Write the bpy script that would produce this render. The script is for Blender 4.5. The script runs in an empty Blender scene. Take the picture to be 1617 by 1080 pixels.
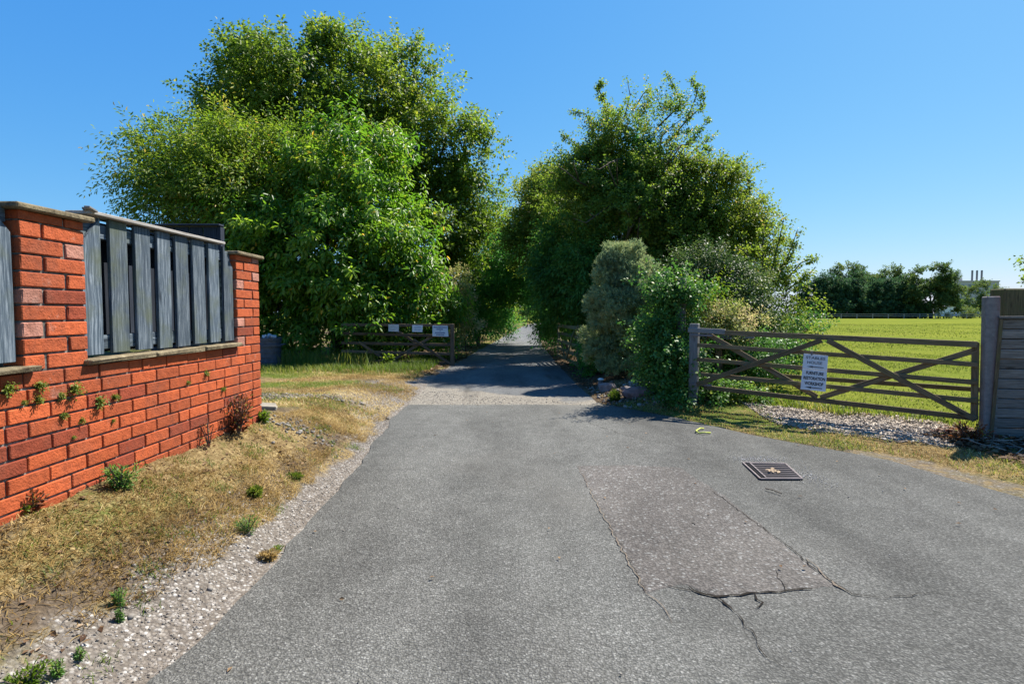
import bpy, bmesh, math, random
import numpy as np
from mathutils import Vector, Matrix

R = math.radians
rng = np.random.default_rng(11)
random.seed(5)
S = bpy.context.scene
C = S.collection

# ------------------------------------------------------------------ camera, sky, sun, exposure
EYE = 1.45
FPX = 900.0
PITCH = math.atan(46 / FPX)
cam = bpy.data.cameras.new('camera')
cam.sensor_width = 36
cam.lens = 36 * FPX / 1617
cam.clip_start = 0.05
cam.clip_end = 3000
co = bpy.data.objects.new('camera', cam)
C.objects.link(co)
co.location = (0, 0, EYE)
co.rotation_euler = (R(90) - PITCH, 0, 0)
S.camera = co

SUN_AZ = R(49)       # to the right of straight ahead
SUN_EL = R(52)
w = bpy.data.worlds.new('World')
S.world = w
w.use_nodes = True
wn = w.node_tree
wn.nodes.clear()
sky = wn.nodes.new('ShaderNodeTexSky')
sky.sky_type = 'NISHITA'
sky.sun_disc = False
sky.sun_elevation = SUN_EL
sky.sun_rotation = SUN_AZ
sky.altitude = 50
sky.air_density = 1.0
sky.dust_density = 0.35
sky.ozone_density = 3.0
bg = wn.nodes.new('ShaderNodeBackground')
bg.inputs[1].default_value = 0.10
wo = wn.nodes.new('ShaderNodeOutputWorld')
# richer, more even blue of this clear afternoon: one response curve per channel over the whole sky
sep_ = wn.nodes.new('ShaderNodeSeparateColor')
com_ = wn.nodes.new('ShaderNodeCombineColor')
wn.links.new(sky.outputs[0], sep_.inputs[0])
for i_, (gain_, pow_) in enumerate(((.270, 1.20), (.91, .68), (2.66, .27))):
    p_ = wn.nodes.new('ShaderNodeMath')
    p_.operation = 'POWER'
    p_.inputs[1].default_value = pow_
    m_ = wn.nodes.new('ShaderNodeMath')
    m_.operation = 'MULTIPLY'
    m_.inputs[1].default_value = gain_
    wn.links.new(sep_.outputs[i_], p_.inputs[0])
    wn.links.new(p_.outputs[0], m_.inputs[0])
    wn.links.new(m_.outputs[0], com_.inputs[i_])
wn.links.new(com_.outputs[0], bg.inputs[0])
wn.links.new(bg.outputs[0], wo.inputs[0])

sl = bpy.data.lights.new('sun', 'SUN')
sl.energy = 5.0
sl.angle = R(0.53)
sl.color = (1.0, 0.94, 0.84)
so = bpy.data.objects.new('sun', sl)
C.objects.link(so)
sd = Vector((math.sin(SUN_AZ) * math.cos(SUN_EL), math.cos(SUN_AZ) * math.cos(SUN_EL), math.sin(SUN_EL)))
so.rotation_euler = sd.to_track_quat('Z', 'Y').to_euler()
so.location = (20, 15, 30)

vs = S.view_settings
S.display_settings.display_device = 'sRGB'
vs.view_transform = 'Standard'
vs.look = 'None'
vs.exposure = 1.12
vs.gamma = 1
vs.use_curve_mapping = False
S.cycles.max_bounces = 12
S.cycles.diffuse_bounces = 8
S.cycles.transparent_max_bounces = 8
S.cycles.sample_clamp_indirect = 6


# ------------------------------------------------------------------ measuring the place
def ray(px, py):
    cx = (px - 808.5) / FPX
    cy = (540 - py) / FPX
    return Vector((cx, math.cos(PITCH) + cy * math.sin(PITCH), -math.sin(PITCH) + cy * math.cos(PITCH)))


def at(px, py, Y):
    d = ray(px, py)
    t = Y / d.y
    return Vector((d.x * t, Y, EYE + d.z * t))


def gp(px, py, z=0.0):
    d = ray(px, py)
    t = (z - EYE) / d.z
    return Vector((d.x * t, d.y * t, z))


def on_wall(px, py, X=-2.4):
    d = ray(px, py)
    t = X / d.x
    return Vector((X, d.y * t, EYE + d.z * t))


def on_plane(px, py, A, B):
    d = ray(px, py)
    nx, ny = -(B[1] - A[1]), (B[0] - A[0])
    t = (A[0] * nx + A[1] * ny) / (d.x * nx + d.y * ny)
    return Vector((d.x * t, d.y * t, EYE + d.z * t))


def sm(a, b, x):
    t = np.clip((np.asarray(x, float) - a) / (b - a), 0, 1)
    return t * t * (3 - 2 * t)


_k = rng.normal(size=(14, 3))
_k /= np.linalg.norm(_k, axis=1)[:, None]
_f = np.array([1, 1.1, 1.3, 1.7, 2.1, 2.3, 2.9, 3.3, 4.1, 4.7, 5.9, 6.7, 8.1, 9.3])
_p = rng.uniform(0, 6.28, 14)


def wob(P, s=1.0):
    """smooth noise, about -1..1, of points (n,3)"""
    P = np.asarray(P, float) * s
    a = P @ (_k * _f[:, None]).T + _p
    wgt = 1 / np.sqrt(_f)
    return (np.sin(a) * wgt).sum(1) / 2.4


def wob2(x, y, s=1.0, o=0.0):
    sh = np.broadcast(x, y).shape
    P = np.stack([np.broadcast_to(x, sh).ravel(), np.broadcast_to(y, sh).ravel(), np.full(int(np.prod(sh)), o)], 1)
    return wob(P, s).reshape(sh)


LY = [-20, 0, 2.16, 2.73, 4.5, 6.6, 8.6, 13.3, 18.4, 31.8, 54.4, 70, 90]
LX = [-1.5, -1.47, -1.42, -1.38, -1.41, -1.52, -1.63, -1.78, -1.5, -.66, .7, 1.9, 4.5]
RY = [-20, 0, 3.0, 4.35, 5.52, 6.6, 8.31, 8.89, 9.2, 12.3, 16, 25.6, 50, 69, 90]
RX = [9, 6.2, 4.55, 3.97, 3.67, 2.9, 1.88, 1.50, 1.41, 1.34, 1.30, 1.36, 2.3, 4.6, 8]


def left_edge(y):
    return np.interp(y, LY, LX) + .035 * wob2(y, y * 0, 1.1, 5.0) + .012 * wob2(y, y * 0, 5.0, 2.0)


def right_edge(y):
    return np.interp(y, RY, RX) + .035 * wob2(y, y * 0, 1.3, 9.0)


GA, GB = (2.66, 8.2), (5.24, 6.42)      # foot of the hinge end and of the latch end of the paddock gate


def gate_side(x, y):
    """distance beyond the line of the paddock gate"""
    dx, dy = GB[0] - GA[0], GB[1] - GA[1]
    L = math.hypot(dx, dy)
    return ((x - GA[0]) * (-dy) + (y - GA[1]) * dx) / L


def terrain(x, y):
    x = np.asarray(x, float)
    y = np.asarray(y, float)
    dl = np.interp(y, LY, LX) - x
    dr = x - np.interp(y, RY, RX)
    A = np.interp(y, [-20, 5.5, 7, 9, 12, 15, 20], [.42, .45, .30, .17, .08, .03, 0])
    z = A * (.45 * sm(0.05, 1.05, dl) + .55 * np.clip((dl - .03) / 1.02, 0, 1))
    Br = np.interp(y, [-20, 4, 6.5, 8.3, 12, 20, 30], [.02, .03, .04, .13, .16, .1, 0])
    z = z + Br * sm(0.05, .9, dr)
    fade = np.interp(y, [0, 30, 60], [1, 1, .3])
    out = np.maximum(dl, dr)
    rough = sm(0.0, .35, out) * fade
    z = z + rough * (.018 * wob2(x, y, 1.7, 1.0) + .011 * wob2(x, y, 5.0, 2.0))
    z = np.where(out < 0, -.05 * sm(0, .12, -out) + .004, z + .006 * sm(0, .1, out))
    return z


def tz(x, y):
    return float(terrain(np.array([x]), np.array([y]))[0])


# ------------------------------------------------------------------ scene helpers
def tag(o, label=None, cat=None, group=None, kind=None):
    if label:
        o['label'] = label
    if cat:
        o['category'] = cat
    if group:
        o['group'] = group
    if kind:
        o['kind'] = kind
    return o


def thing(name, label, cat, loc, group=None):
    o = bpy.data.objects.new(name, None)
    o.empty_display_size = .1
    C.objects.link(o)
    o.location = loc
    return tag(o, label, cat, group)


def link(name, me, parent=None, world=None):
    o = bpy.data.objects.new(name, me)
    C.objects.link(o)
    mw = world if world is not None else Matrix.Identity(4)
    if parent is not None:
        o.parent = parent
        off = parent.location.copy()
        pp = parent.parent
        while pp is not None:
            off += pp.location
            pp = pp.parent
        mw = Matrix.Translation(-off) @ mw
    o.matrix_local = mw
    return o


def npmesh(name, V, F, mat, tint=None, smooth=False):
    V = np.ascontiguousarray(V, dtype=np.float32)
    F = np.ascontiguousarray(F, dtype=np.int32)
    me = bpy.data.meshes.new(name)
    me.vertices.add(len(V))
    me.vertices.foreach_set('co', V.ravel())
    k = F.shape[1]
    me.loops.add(F.size)
    me.loops.foreach_set('vertex_index', F.ravel())
    me.polygons.add(len(F))
    me.polygons.foreach_set('loop_start', np.arange(0, F.size, k, dtype=np.int32))
    me.polygons.foreach_set('loop_total', np.full(len(F), k, dtype=np.int32))
    if smooth:
        me.polygons.foreach_set('use_smooth', np.ones(len(F), bool))
    if tint is not None:
        a = me.attributes.new('tint', 'FLOAT', 'POINT')
        a.data.foreach_set('value', np.ascontiguousarray(tint, dtype=np.float32))
    me.update(calc_edges=True)
    if mat:
        me.materials.append(mat)
    return me


class MB:
    """collects shapes for ONE mesh"""

    def __init__(s):
        s.v = []
        s.f = []

    def add(s, V, F):
        b = len(s.v)
        s.v += [tuple(p) for p in V]
        s.f += [tuple(i + b for i in q) for q in F]
        return s

    def box(s, c, size, rot=None):
        h = [x / 2 for x in size]
        V = [Vector((x * h[0], y * h[1], z * h[2])) for x in (-1, 1) for y in (-1, 1) for z in (-1, 1)]
        if rot is not None:
            V = [rot @ p for p in V]
        V = [p + Vector(c) for p in V]
        return s.add(V, [(0, 1, 3, 2), (4, 6, 7, 5), (0, 4, 5, 1), (2, 3, 7, 6), (0, 2, 6, 4), (1, 5, 7, 3)])

    def tube(s, pts, rad, n=6, cap=True):
        pts = [Vector(p) for p in pts]
        if not hasattr(rad, '__len__'):
            rad = [rad] * len(pts)
        base = len(s.v)
        prev = None
        for i, p in enumerate(pts):
            d = (pts[min(i + 1, len(pts) - 1)] - pts[max(i - 1, 0)])
            d = d.normalized() if d.length > 1e-9 else Vector((0, 0, 1))
            a = prev if prev is not None else (Vector((1, 0, 0)) if abs(d.x) < .8 else Vector((0, 1, 0)))
            a = (a - d * a.dot(d)).normalized()
            prev = a
            b = d.cross(a)
            for k in range(n):
                t = 2 * math.pi * k / n
                s.v.append(tuple(p + (a * math.cos(t) + b * math.sin(t)) * rad[i]))
        for i in range(len(pts) - 1):
            for k in range(n):
                k2 = (k + 1) % n
                s.f.append((base + i * n + k, base + i * n + k2, base + (i + 1) * n + k2, base + (i + 1) * n + k))
        if cap:
            s.f.append(tuple(base + k for k in reversed(range(n))))
            s.f.append(tuple(base + (len(pts) - 1) * n + k for k in range(n)))
        return s

    def lathe(s, prof, n=24, c=(0, 0, 0)):
        base = len(s.v)
        for r, z in prof:
            for k in range(n):
                t = 2 * math.pi * k / n
                s.v.append((c[0] + r * math.cos(t), c[1] + r * math.sin(t), c[2] + z))
        for i in range(len(prof) - 1):
            for k in range(n):
                k2 = (k + 1) % n
                s.f.append((base + i * n + k, base + i * n + k2, base + (i + 1) * n + k2, base + (i + 1) * n + k))
        return s

    def mesh(s, name, mat, smooth=False, bevel=0):
        me = bpy.data.meshes.new(name)
        me.from_pydata(s.v, [], s.f)
        if bevel:
            bm = bmesh.new()
            bm.from_mesh(me)
            bmesh.ops.bevel(bm, geom=list(bm.edges), offset=bevel, segments=1, affect='EDGES', profile=.5)
            bm.to_mesh(me)
            bm.free()
        if smooth:
            me.polygons.foreach_set('use_smooth', [True] * len(me.polygons))
        me.update()
        if mat:
            me.materials.append(mat)
        return me

    def build(s, name, mat, parent=None, smooth=False, bevel=0):
        return link(name, s.mesh(name, mat, smooth, bevel), parent)


def board(name, p0, p1, wid, thick, normal, mat, parent=None, bevel=.004, seg=1, rough=0.0):
    """a plank from p0 to p1; local X along it, local Z its width, local Y its thickness"""
    p0, p1 = Vector(p0), Vector(p1)
    X = p1 - p0
    L = X.length
    X.normalize()
    Yv = Vector(normal)
    Yv = (Yv - X * Yv.dot(X)).normalized()
    Zv = X.cross(Yv)
    m = Matrix((X, Yv, Zv)).transposed().to_4x4()
    m.translation = (p0 + p1) / 2
    b = MB().box((0, 0, 0), (L, thick, wid))
    me = b.mesh(name, mat, bevel=bevel)
    if rough:
        for v in me.vertices:
            v.co.x += random.uniform(-rough, rough)
            v.co.z += random.uniform(-rough, rough) * .4
    o = link(name, me, parent, m)
    return o


# ------------------------------------------------------------------ materials
def newmat(name, rough=.8, spec=.3):
    m = bpy.data.materials.new(name)
    m.use_nodes = True
    nt = m.node_tree
    b = nt.nodes['Principled BSDF']
    b.inputs['Roughness'].default_value = rough
    b.inputs['Specular IOR Level'].default_value = spec
    return m, nt, b


def nd(nt, typ, ins=None, **kw):
    n = nt.nodes.new(typ)
    for k, v in kw.items():
        setattr(n, k, v)
    for k, v in (ins or {}).items():
        if hasattr(v, 'is_output'):
            nt.links.new(v, n.inputs[k])
        else:
            n.inputs[k].default_value = v
    return n


def ramp(nt, fac, stops):
    n = nt.nodes.new('ShaderNodeValToRGB')
    cr = n.color_ramp
    while len(cr.elements) < len(stops):
        cr.elements.new(.5)
    for e, (p, c) in zip(cr.elements, stops):
        e.position = p
        e.color = (*c, 1) if len(c) == 3 else c
    nt.links.new(fac, n.inputs[0])
    return n.outputs[0]


def g3(v):
    return (v, v, v)


def mix(nt, fac, a, b, mode='MIX'):
    n = nt.nodes.new('ShaderNodeMix')
    n.data_type = 'RGBA'
    n.blend_type = mode
    for sock, v in ((n.inputs[0], fac), (n.inputs[6], a), (n.inputs[7], b)):
        if hasattr(v, 'is_output'):
            nt.links.new(v, sock)
        else:
            sock.default_value = v if not isinstance(v, tuple) else ((*v, 1) if len(v) == 3 else v)
    return n.outputs[2]


def noise(nt, vec, scale, detail=4, rough=.55):
    n = nd(nt, 'ShaderNodeTexNoise', {'Scale': scale, 'Detail': detail, 'Roughness': rough})
    nt.links.new(vec, n.inputs['Vector'])
    return n.outputs['Fac']


def voro(nt, vec, scale, feature='F1', out='Distance'):
    n = nd(nt, 'ShaderNodeTexVoronoi', {'Scale': scale}, feature=feature)
    nt.links.new(vec, n.inputs['Vector'])
    return n.outputs[out]


def mth(nt, op, a, b=None, clamp=False):
    n = nt.nodes.new('ShaderNodeMath')
    n.operation = op
    n.use_clamp = clamp
    for i, v in enumerate((a, b)):
        if v is None:
            continue
        if hasattr(v, 'is_output'):
            nt.links.new(v, n.inputs[i])
        else:
            n.inputs[i].default_value = v
    return n.outputs[0]


def coords(nt, kind='Object'):
    if kind == 'World':
        return nt.nodes.new('ShaderNodeNewGeometry').outputs['Position']
    return nt.nodes.new('ShaderNodeTexCoord').outputs[kind]


def scaled(nt, vec, sx, sy, sz):
    n = nt.nodes.new('ShaderNodeMapping')
    n.inputs['Scale'].default_value = (sx, sy, sz)
    nt.links.new(vec, n.inputs['Vector'])
    return n.outputs[0]


def bump(nt, b, h, strength=.4, dist=.01):
    n = nd(nt, 'ShaderNodeBump', {'Strength': strength, 'Distance': dist, 'Height': h})
    nt.links.new(n.outputs[0], b.inputs['Normal'])


def set_col(nt, b, c):
    nt.links.new(c, b.inputs['Base Color'])


def wood(name, dark, mid, light, rough=.85, green=None):
    m, nt, b = newmat(name, rough, .2)
    oc = coords(nt)
    oi = nt.nodes.new('ShaderNodeObjectInfo')
    off = nd(nt, 'ShaderNodeVectorMath', operation='MULTIPLY_ADD')
    rv = nd(nt, 'ShaderNodeCombineXYZ', {'X': oi.outputs['Random'], 'Y': oi.outputs['Random'], 'Z': oi.outputs['Random']})
    nt.links.new(rv.outputs[0], off.inputs[0])
    off.inputs[1].default_value = (31, 17, 23)
    nt.links.new(oc, off.inputs[2])
    v = off.outputs[0]
    wv_ = nd(nt, 'ShaderNodeTexNoise', {'Scale': 3.0, 'Detail': 2.0})
    nt.links.new(v, wv_.inputs['Vector'])
    va = nd(nt, 'ShaderNodeVectorMath', operation='MULTIPLY_ADD')
    nt.links.new(wv_.outputs['Color'], va.inputs[0])
    va.inputs[1].default_value = (.0, .03, .03)
    nt.links.new(v, va.inputs[2])
    v = va.outputs[0]
    grain = noise(nt, scaled(nt, v, 2.2, 60, 60), 1.6, 7, .72)
    blot = noise(nt, scaled(nt, v, 1.2, 6, 6), 1.7, 4, .6)
    kn = voro(nt, scaled(nt, v, 2.6, 9, 9), 1.0)
    c = ramp(nt, grain, [(.34, dark), (.5, mid), (.66, light)])
    c = mix(nt, mth(nt, 'MULTIPLY', blot, .55), c, dark)
    c = mix(nt, ramp(nt, kn, [(.05, g3(.85)), (.16, g3(0.0))]), c, tuple(x * .5 for x in dark))
    tone = nd(nt, 'ShaderNodeHueSaturation', {'Color': c, 'Value': mth(nt, 'MULTIPLY_ADD', oi.outputs['Random'], .5)})
    tone.inputs['Value'].links[0].from_node.inputs[2].default_value = .75
    c = tone.outputs[0]
    if green:
        c = mix(nt, ramp(nt, noise(nt, v, 5, 4), [(.5, g3(0)), (.72, g3(.8))]), c, green)
    set_col(nt, b, c)
    bump(nt, b, grain, .55, .004)
    return m


def leafmat(name, stops, rough=.45, transl=.35, spec=.4):
    m, nt, b = newmat(name, rough, spec)
    a = nd(nt, 'ShaderNodeAttribute', attribute_name='tint')
    c = ramp(nt, a.outputs['Fac'], stops)
    set_col(nt, b, c)
    t = nt.nodes.new('ShaderNodeBsdfTranslucent')
    tc = nd(nt, 'ShaderNodeHueSaturation', {'Saturation': 1.05, 'Value': 1.5, 'Color': c})
    nt.links.new(tc.outputs[0], t.inputs[0])
    mx = nt.nodes.new('ShaderNodeMixShader')
    mx.inputs[0].default_value = transl
    nt.links.new(b.outputs[0], mx.inputs[1])
    nt.links.new(t.outputs[0], mx.inputs[2])
    nt.links.new(mx.outputs[0], nt.nodes['Material Output'].inputs[0])
    return m


def plain(name, col, rough=.6, spec=.3, var=.15, metal=0, scale=14):
    m, nt, b = newmat(name, rough, spec)
    n = noise(nt, coords(nt), scale, 4)
    d = tuple(x * (1 - var) for x in col)
    l = tuple(min(1, x * (1 + var)) for x in col)
    set_col(nt, b, ramp(nt, n, [(.3, d), (.7, l)]))
    b.inputs['Metallic'].default_value = metal
    return m


def asphalt_mat(name, dark, light, chip, fine=1.0, gravel=False):
    m, nt, b = newmat(name, .9, .22)
    v = coords(nt, 'World')
    big = noise(nt, scaled(nt, v, 1.6, .55, 1), .8, 5, .6)
    mid = noise(nt, v, 4.5, 4)
    vn = nd(nt, 'ShaderNodeTexVoronoi', {'Scale': 84 * fine, 'Randomness': 1.0})
    warp = nd(nt, 'ShaderNodeTexNoise', {'Scale': 70.0, 'Detail': 2.0})
    nt.links.new(v, warp.inputs['Vector'])
    wv = nd(nt, 'ShaderNodeVectorMath', operation='MULTIPLY_ADD')
    nt.links.new(warp.outputs['Color'], wv.inputs[0])
    wv.inputs[1].default_value = (.016, .016, .016)
    nt.links.new(v, wv.inputs[2])
    nt.links.new(wv.outputs[0], vn.inputs['Vector'])
    vn2 = nd(nt, 'ShaderNodeTexVoronoi', {'Scale': 150 * fine, 'Randomness': 1.0})
    nt.links.new(v, vn2.inputs['Vector'])
    sep = nt.nodes.new('ShaderNodeSeparateColor')
    nt.links.new(vn.outputs['Color'], sep.inputs[0])
    c = ramp(nt, sep.outputs[0], [(.0, dark), (.55, light), (.86, light), (.93, chip)])
    c = mix(nt, ramp(nt, vn.outputs['Distance'], [(.32, g3(0)), (.70, g3(.70))]), c, tuple(x * .5 for x in dark))
    tone = ramp(nt, big, [(.30, g3(.62)), (.48, g3(.92)), (.70, g3(1.18))])
    c = mix(nt, 1.0, c, tone, 'MULTIPLY')
    tone2 = ramp(nt, mid, [(.3, g3(.88)), (.7, g3(1.10))])
    c = mix(nt, 1.0, c, tone2, 'MULTIPLY')
    # paler wheel tracks, darker oily spots
    xyz0 = nt.nodes.new('ShaderNodeSeparateXYZ')
    nt.links.new(v, xyz0.inputs[0])
    xx = mth(nt, 'ADD', xyz0.outputs['X'], mth(nt, 'MULTIPLY', noise(nt, v, .5, 3), 1.1))
    xx = mth(nt, 'MULTIPLY_ADD', xx, .2)
    xx.node.inputs[2].default_value = .3
    track = ramp(nt, xx, [(.0, g3(.92)), (.16, g3(.96)), (.27, g3(1.14)), (.38, g3(.93)), (.54, g3(1.12)), (.66, g3(.94)), (.8, g3(.80)), (1, g3(.84))])
    c = mix(nt, 1.0, c, track, 'MULTIPLY')
    c = mix(nt, ramp(nt, noise(nt, v, 2.1, 4, .6), [(.64, g3(0)), (.74, g3(.45))]), c, tuple(x * .55 for x in dark))
    # wheel-worn warm dust
    c = mix(nt, ramp(nt, noise(nt, v, .33, 3), [(.52, g3(0)), (.75, g3(.35))]), c, (.20, .185, .16))
    if gravel:
        xyz = nt.nodes.new('ShaderNodeSeparateXYZ')
        nt.links.new(v, xyz.inputs[0])
        # old gravelly strip just past the newer tarmac, wider on its left
        lim = mth(nt, 'MULTIPLY_ADD', xyz.outputs['X'], -.55)
        lim.node.inputs[2].default_value = 10.3
        lim = mth(nt, 'ADD', lim, mth(nt, 'MULTIPLY', mth(nt, 'SUBTRACT', noise(nt, v, 1.6, 5), .5), 2.6))
        k = mth(nt, 'MULTIPLY', mth(nt, 'SUBTRACT', lim, xyz.outputs['Y']), 3.0, clamp=True)
        gc = ramp(nt, sep.outputs[1], [(0, (.18, .155, .122)), (.5, (.31, .275, .22)), (1, (.46, .43, .37))])
        gc = mix(nt, ramp(nt, vn.outputs['Distance'], [(.3, g3(0)), (.6, g3(.7))]), gc, (.08, .07, .055))
        c = mix(nt, k, c, gc)
        wet = ramp(nt, noise(nt, scaled(nt, v, 1.4, .22, 1), 1.1, 4), [(.57, g3(0)), (.68, g3(.7))])
        c = mix(nt, wet, c, (.055, .048, .04))
    set_col(nt, b, c)
    h = mth(nt, 'ADD', mth(nt, 'MULTIPLY', vn.outputs['Distance'], -1.0), mth(nt, 'MULTIPLY', vn2.outputs['Distance'], -.35))
    bump(nt, b, h, .9, .007)
    return m


M = {}
M['asphalt'] = asphalt_mat('asphalt', (.096, .096, .087), (.156, .154, .141), (.225, .223, .205))
M['old_asphalt'] = asphalt_mat('old_asphalt', (.105, .108, .110), (.165, .168, .168), (.23, .23, .22), 1.1, gravel=True)
M['patch'] = asphalt_mat('patch_asphalt', (.096, .087, .078), (.146, .133, .121), (.25, .245, .23), .72)
M['seam'] = plain('dusty_seam', (.165, .135, .105), 1, .05, .35, 0, 40)
M['crack'] = plain('crack_dark', (.022, .019, .016), 1, .05)

# brick
m, nt, b = newmat('brick', .82, .25)
v = coords(nt, 'World')
oi = nt.nodes.new('ShaderNodeObjectInfo')
n1 = noise(nt, v, 22, 5, .65)
n2 = noise(nt, v, 90, 3)
c = mix(nt, 1.0, oi.outputs['Color'], ramp(nt, n1, [(.25, (.66, .62, .60)), (.5, (1, 1, 1)), (.78, (1.14, 1.22, 1.26))]), 'MULTIPLY')
pale = mth(nt, 'MULTIPLY', ramp(nt, noise(nt, v, 6.5, 5, .7), [(.62, g3(0)), (.78, g3(.38))]), oi.outputs['Alpha'])
c = mix(nt, pale, c, (.50, .42, .36))
c = mix(nt, ramp(nt, noise(nt, v, 48, 3, .7), [(.63, g3(0)), (.72, g3(.7))]), c, (.07, .035, .025))
c = mix(nt, ramp(nt, noise(nt, v, 3.2, 5, .7), [(.48, g3(0)), (.70, g3(.55))]), c, (.14, .050, .030))
set_col(nt, b, c)
bump(nt, b, mth(nt, 'ADD', n2, mth(nt, 'MULTIPLY', n1, 1.6)), .8, .006)
M['brick'] = m

m, nt, b = newmat('mortar', .95, .1)
v = coords(nt, 'World')
set_col(nt, b, ramp(nt, noise(nt, v, 30, 5), [(.3, (.055, .050, .045)), (.5, (.12, .11, .097)), (.72, (.30, .28, .25))]))
bump(nt, b, noise(nt, v, 120, 3), .6, .004)
M['mortar'] = m

m, nt, b = newmat('coping_stone', .9, .2)
v = coords(nt, 'World')
c = ramp(nt, noise(nt, v, 18, 6, .7), [(.25, (.06, .048, .032)), (.45, (.16, .128, .078)), (.62, (.25, .205, .125)), (.8, (.38, .33, .23))])
c = mix(nt, ramp(nt, noise(nt, v, 9, 4), [(.56, g3(0)), (.7, g3(.6))]), c, (.10, .085, .06))
set_col(nt, b, c)
bump(nt, b, noise(nt, v, 45, 5, .7), .9, .012)
M['coping'] = m

M['slat'] = wood('weathered_slat', (.022, .034, .050), (.080, .106, .132), (.265, .305, .340), green=(.080, .095, .062))
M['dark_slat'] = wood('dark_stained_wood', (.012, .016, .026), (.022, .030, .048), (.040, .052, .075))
M['cap_wood'] = wood('bleached_wood', (.20, .18, .16), (.38, .36, .33), (.52, .50, .47))
M['gate_wood'] = wood('gate_wood', (.060, .040, .021), (.160, .112, .062), (.280, .210, .122), green=(.130, .112, .045))
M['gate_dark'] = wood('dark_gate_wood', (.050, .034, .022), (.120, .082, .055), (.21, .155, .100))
M['gate_pale'] = wood('pale_gate_wood', (.10, .088, .045), (.19, .165, .085), (.28, .25, .14))
M['grey_wood'] = wood('grey_wood', (.10, .095, .09), (.18, .17, .16), (.28, .27, .26))
M['boards'] = wood('grey_boards', (.092, .080, .070), (.195, .172, .150), (.31, .28, .25))
M['mossy'] = wood('mossy_post', (.05, .042, .02), (.11, .085, .04), (.17, .13, .06), green=(.09, .10, .03))
m, nt, b = newmat('gate_post_paint', .85, .2)
v = coords(nt, 'Object')
sx = nt.nodes.new('ShaderNodeSeparateXYZ')
nt.links.new(v, sx.inputs[0])
edge = mth(nt, 'MULTIPLY_ADD', sx.outputs['X'], 9.0, clamp=True)
edge.node.inputs[2].default_value = .25
k = mth(nt, 'MULTIPLY', edge, ramp(nt, noise(nt, scaled(nt, v, 8, 8, 1.6), 1.5, 5), [(.38, g3(0)), (.58, g3(1))]))
c = mix(nt, k, ramp(nt, noise(nt, v, 25, 5, .7), [(.3, (.150, .132, .122)), (.7, (.245, .220, .205))]), (.20, .092, .085))
set_col(nt, b, c)
bump(nt, b, noise(nt, scaled(nt, v, 30, 30, 3), 2, 5), .5, .005)
M['post_paint'] = m

M['bark'] = wood('bark', (.045, .036, .026), (.10, .082, .060), (.17, .145, .11))
M['twig'] = plain('twig_bark', (.12, .10, .075), .9, .1, .35)
M['conifer_bark'] = plain('conifer_bark', (.13, .065, .038), .9, .1, .35)
M['sign'] = plain('sign_board', (.62, .63, .66), .5, .35, .05)
M['sign_dim'] = plain('old_sign_board', (.46, .47, .50), .55, .3, .12)
M['black'] = plain('lettering_black', (.015, .015, .018), .6, .2)
M['grey_ink'] = plain('lettering_grey', (.10, .10, .115), .6, .2)
M['blue_ink'] = plain('lettering_blue', (.06, .08, .20), .6, .2)
M['iron'] = plain('cast_iron', (.165, .135, .13), .75, .3, .25, .0)
M['pit'] = plain('drain_pit', (.01, .01, .012), .9, .1)
M['bin'] = plain('bin_plastic', (.050, .060, .085), .4, .45, .3)
M['rubbish'] = plain('rubbish', (.42, .41, .43), .85, .2, .5, 0, 30)
M['stone'] = plain('rock', (.20, .17, .165), .9, .2, .35, 0, 9)
M['red_stone'] = plain('red_rock', (.24, .155, .145), .9, .2, .35, 0, 9)
M['slabm'] = plain('concrete_slab', (.22, .195, .155), .95, .15, .3, 0, 16)
M['strap'] = plain('yellow_strap', (.46, .50, .08), .5, .3, .1)
M['car_white'] = plain('car_white', (.62, .66, .70), .3, .5, .03)
M['car_blue'] = plain('car_blue', (.10, .20, .36), .3, .5, .05)
M['car_silver'] = plain('car_silver', (.42, .50, .55), .3, .5, .05)
M['car_glass'] = plain('car_glass', (.04, .07, .09), .08, .6, .05)
M['tyre'] = plain('tyre', (.015, .015, .015), .8, .2)
M['tower'] = plain('tower_cladding', (.44, .40, .38), .8, .2, .05, 0, .2)
M['tower_dark'] = plain('tower_window', (.16, .18, .20), .5, .4, .05, 0, .2)
M['metal_grey'] = plain('flue_metal', (.16, .16, .17), .5, .4, .1, .3)
M['rail_far'] = plain('far_rail', (.26, .25, .24), .9, .1, .2)
M['white_wall'] = plain('white_render', (.7, .7, .68), .8, .2, .05)
M['roof_grey'] = plain('roof_slate', (.14, .13, .13), .8, .2, .2)

# leaves
LF = {}
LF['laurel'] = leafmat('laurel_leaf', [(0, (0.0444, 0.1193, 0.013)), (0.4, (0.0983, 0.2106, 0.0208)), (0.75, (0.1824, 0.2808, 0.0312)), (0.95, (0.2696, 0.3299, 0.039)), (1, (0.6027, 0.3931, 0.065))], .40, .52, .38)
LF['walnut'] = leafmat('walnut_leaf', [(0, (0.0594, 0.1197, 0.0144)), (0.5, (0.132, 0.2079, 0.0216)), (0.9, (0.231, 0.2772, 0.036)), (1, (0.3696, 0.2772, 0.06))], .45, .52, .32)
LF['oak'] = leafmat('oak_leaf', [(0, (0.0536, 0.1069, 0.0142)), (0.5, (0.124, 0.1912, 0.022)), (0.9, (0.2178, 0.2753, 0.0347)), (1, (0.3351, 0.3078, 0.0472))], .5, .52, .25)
LF['hawthorn'] = leafmat('hawthorn_leaf', [(0, (0.0562, 0.1201, 0.0186)), (0.5, (0.1334, 0.2039, 0.0279)), (0.9, (0.2461, 0.2913, 0.0447)), (1, (0.3515, 0.2548, 0.0744))], .5, .52, .25)
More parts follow.
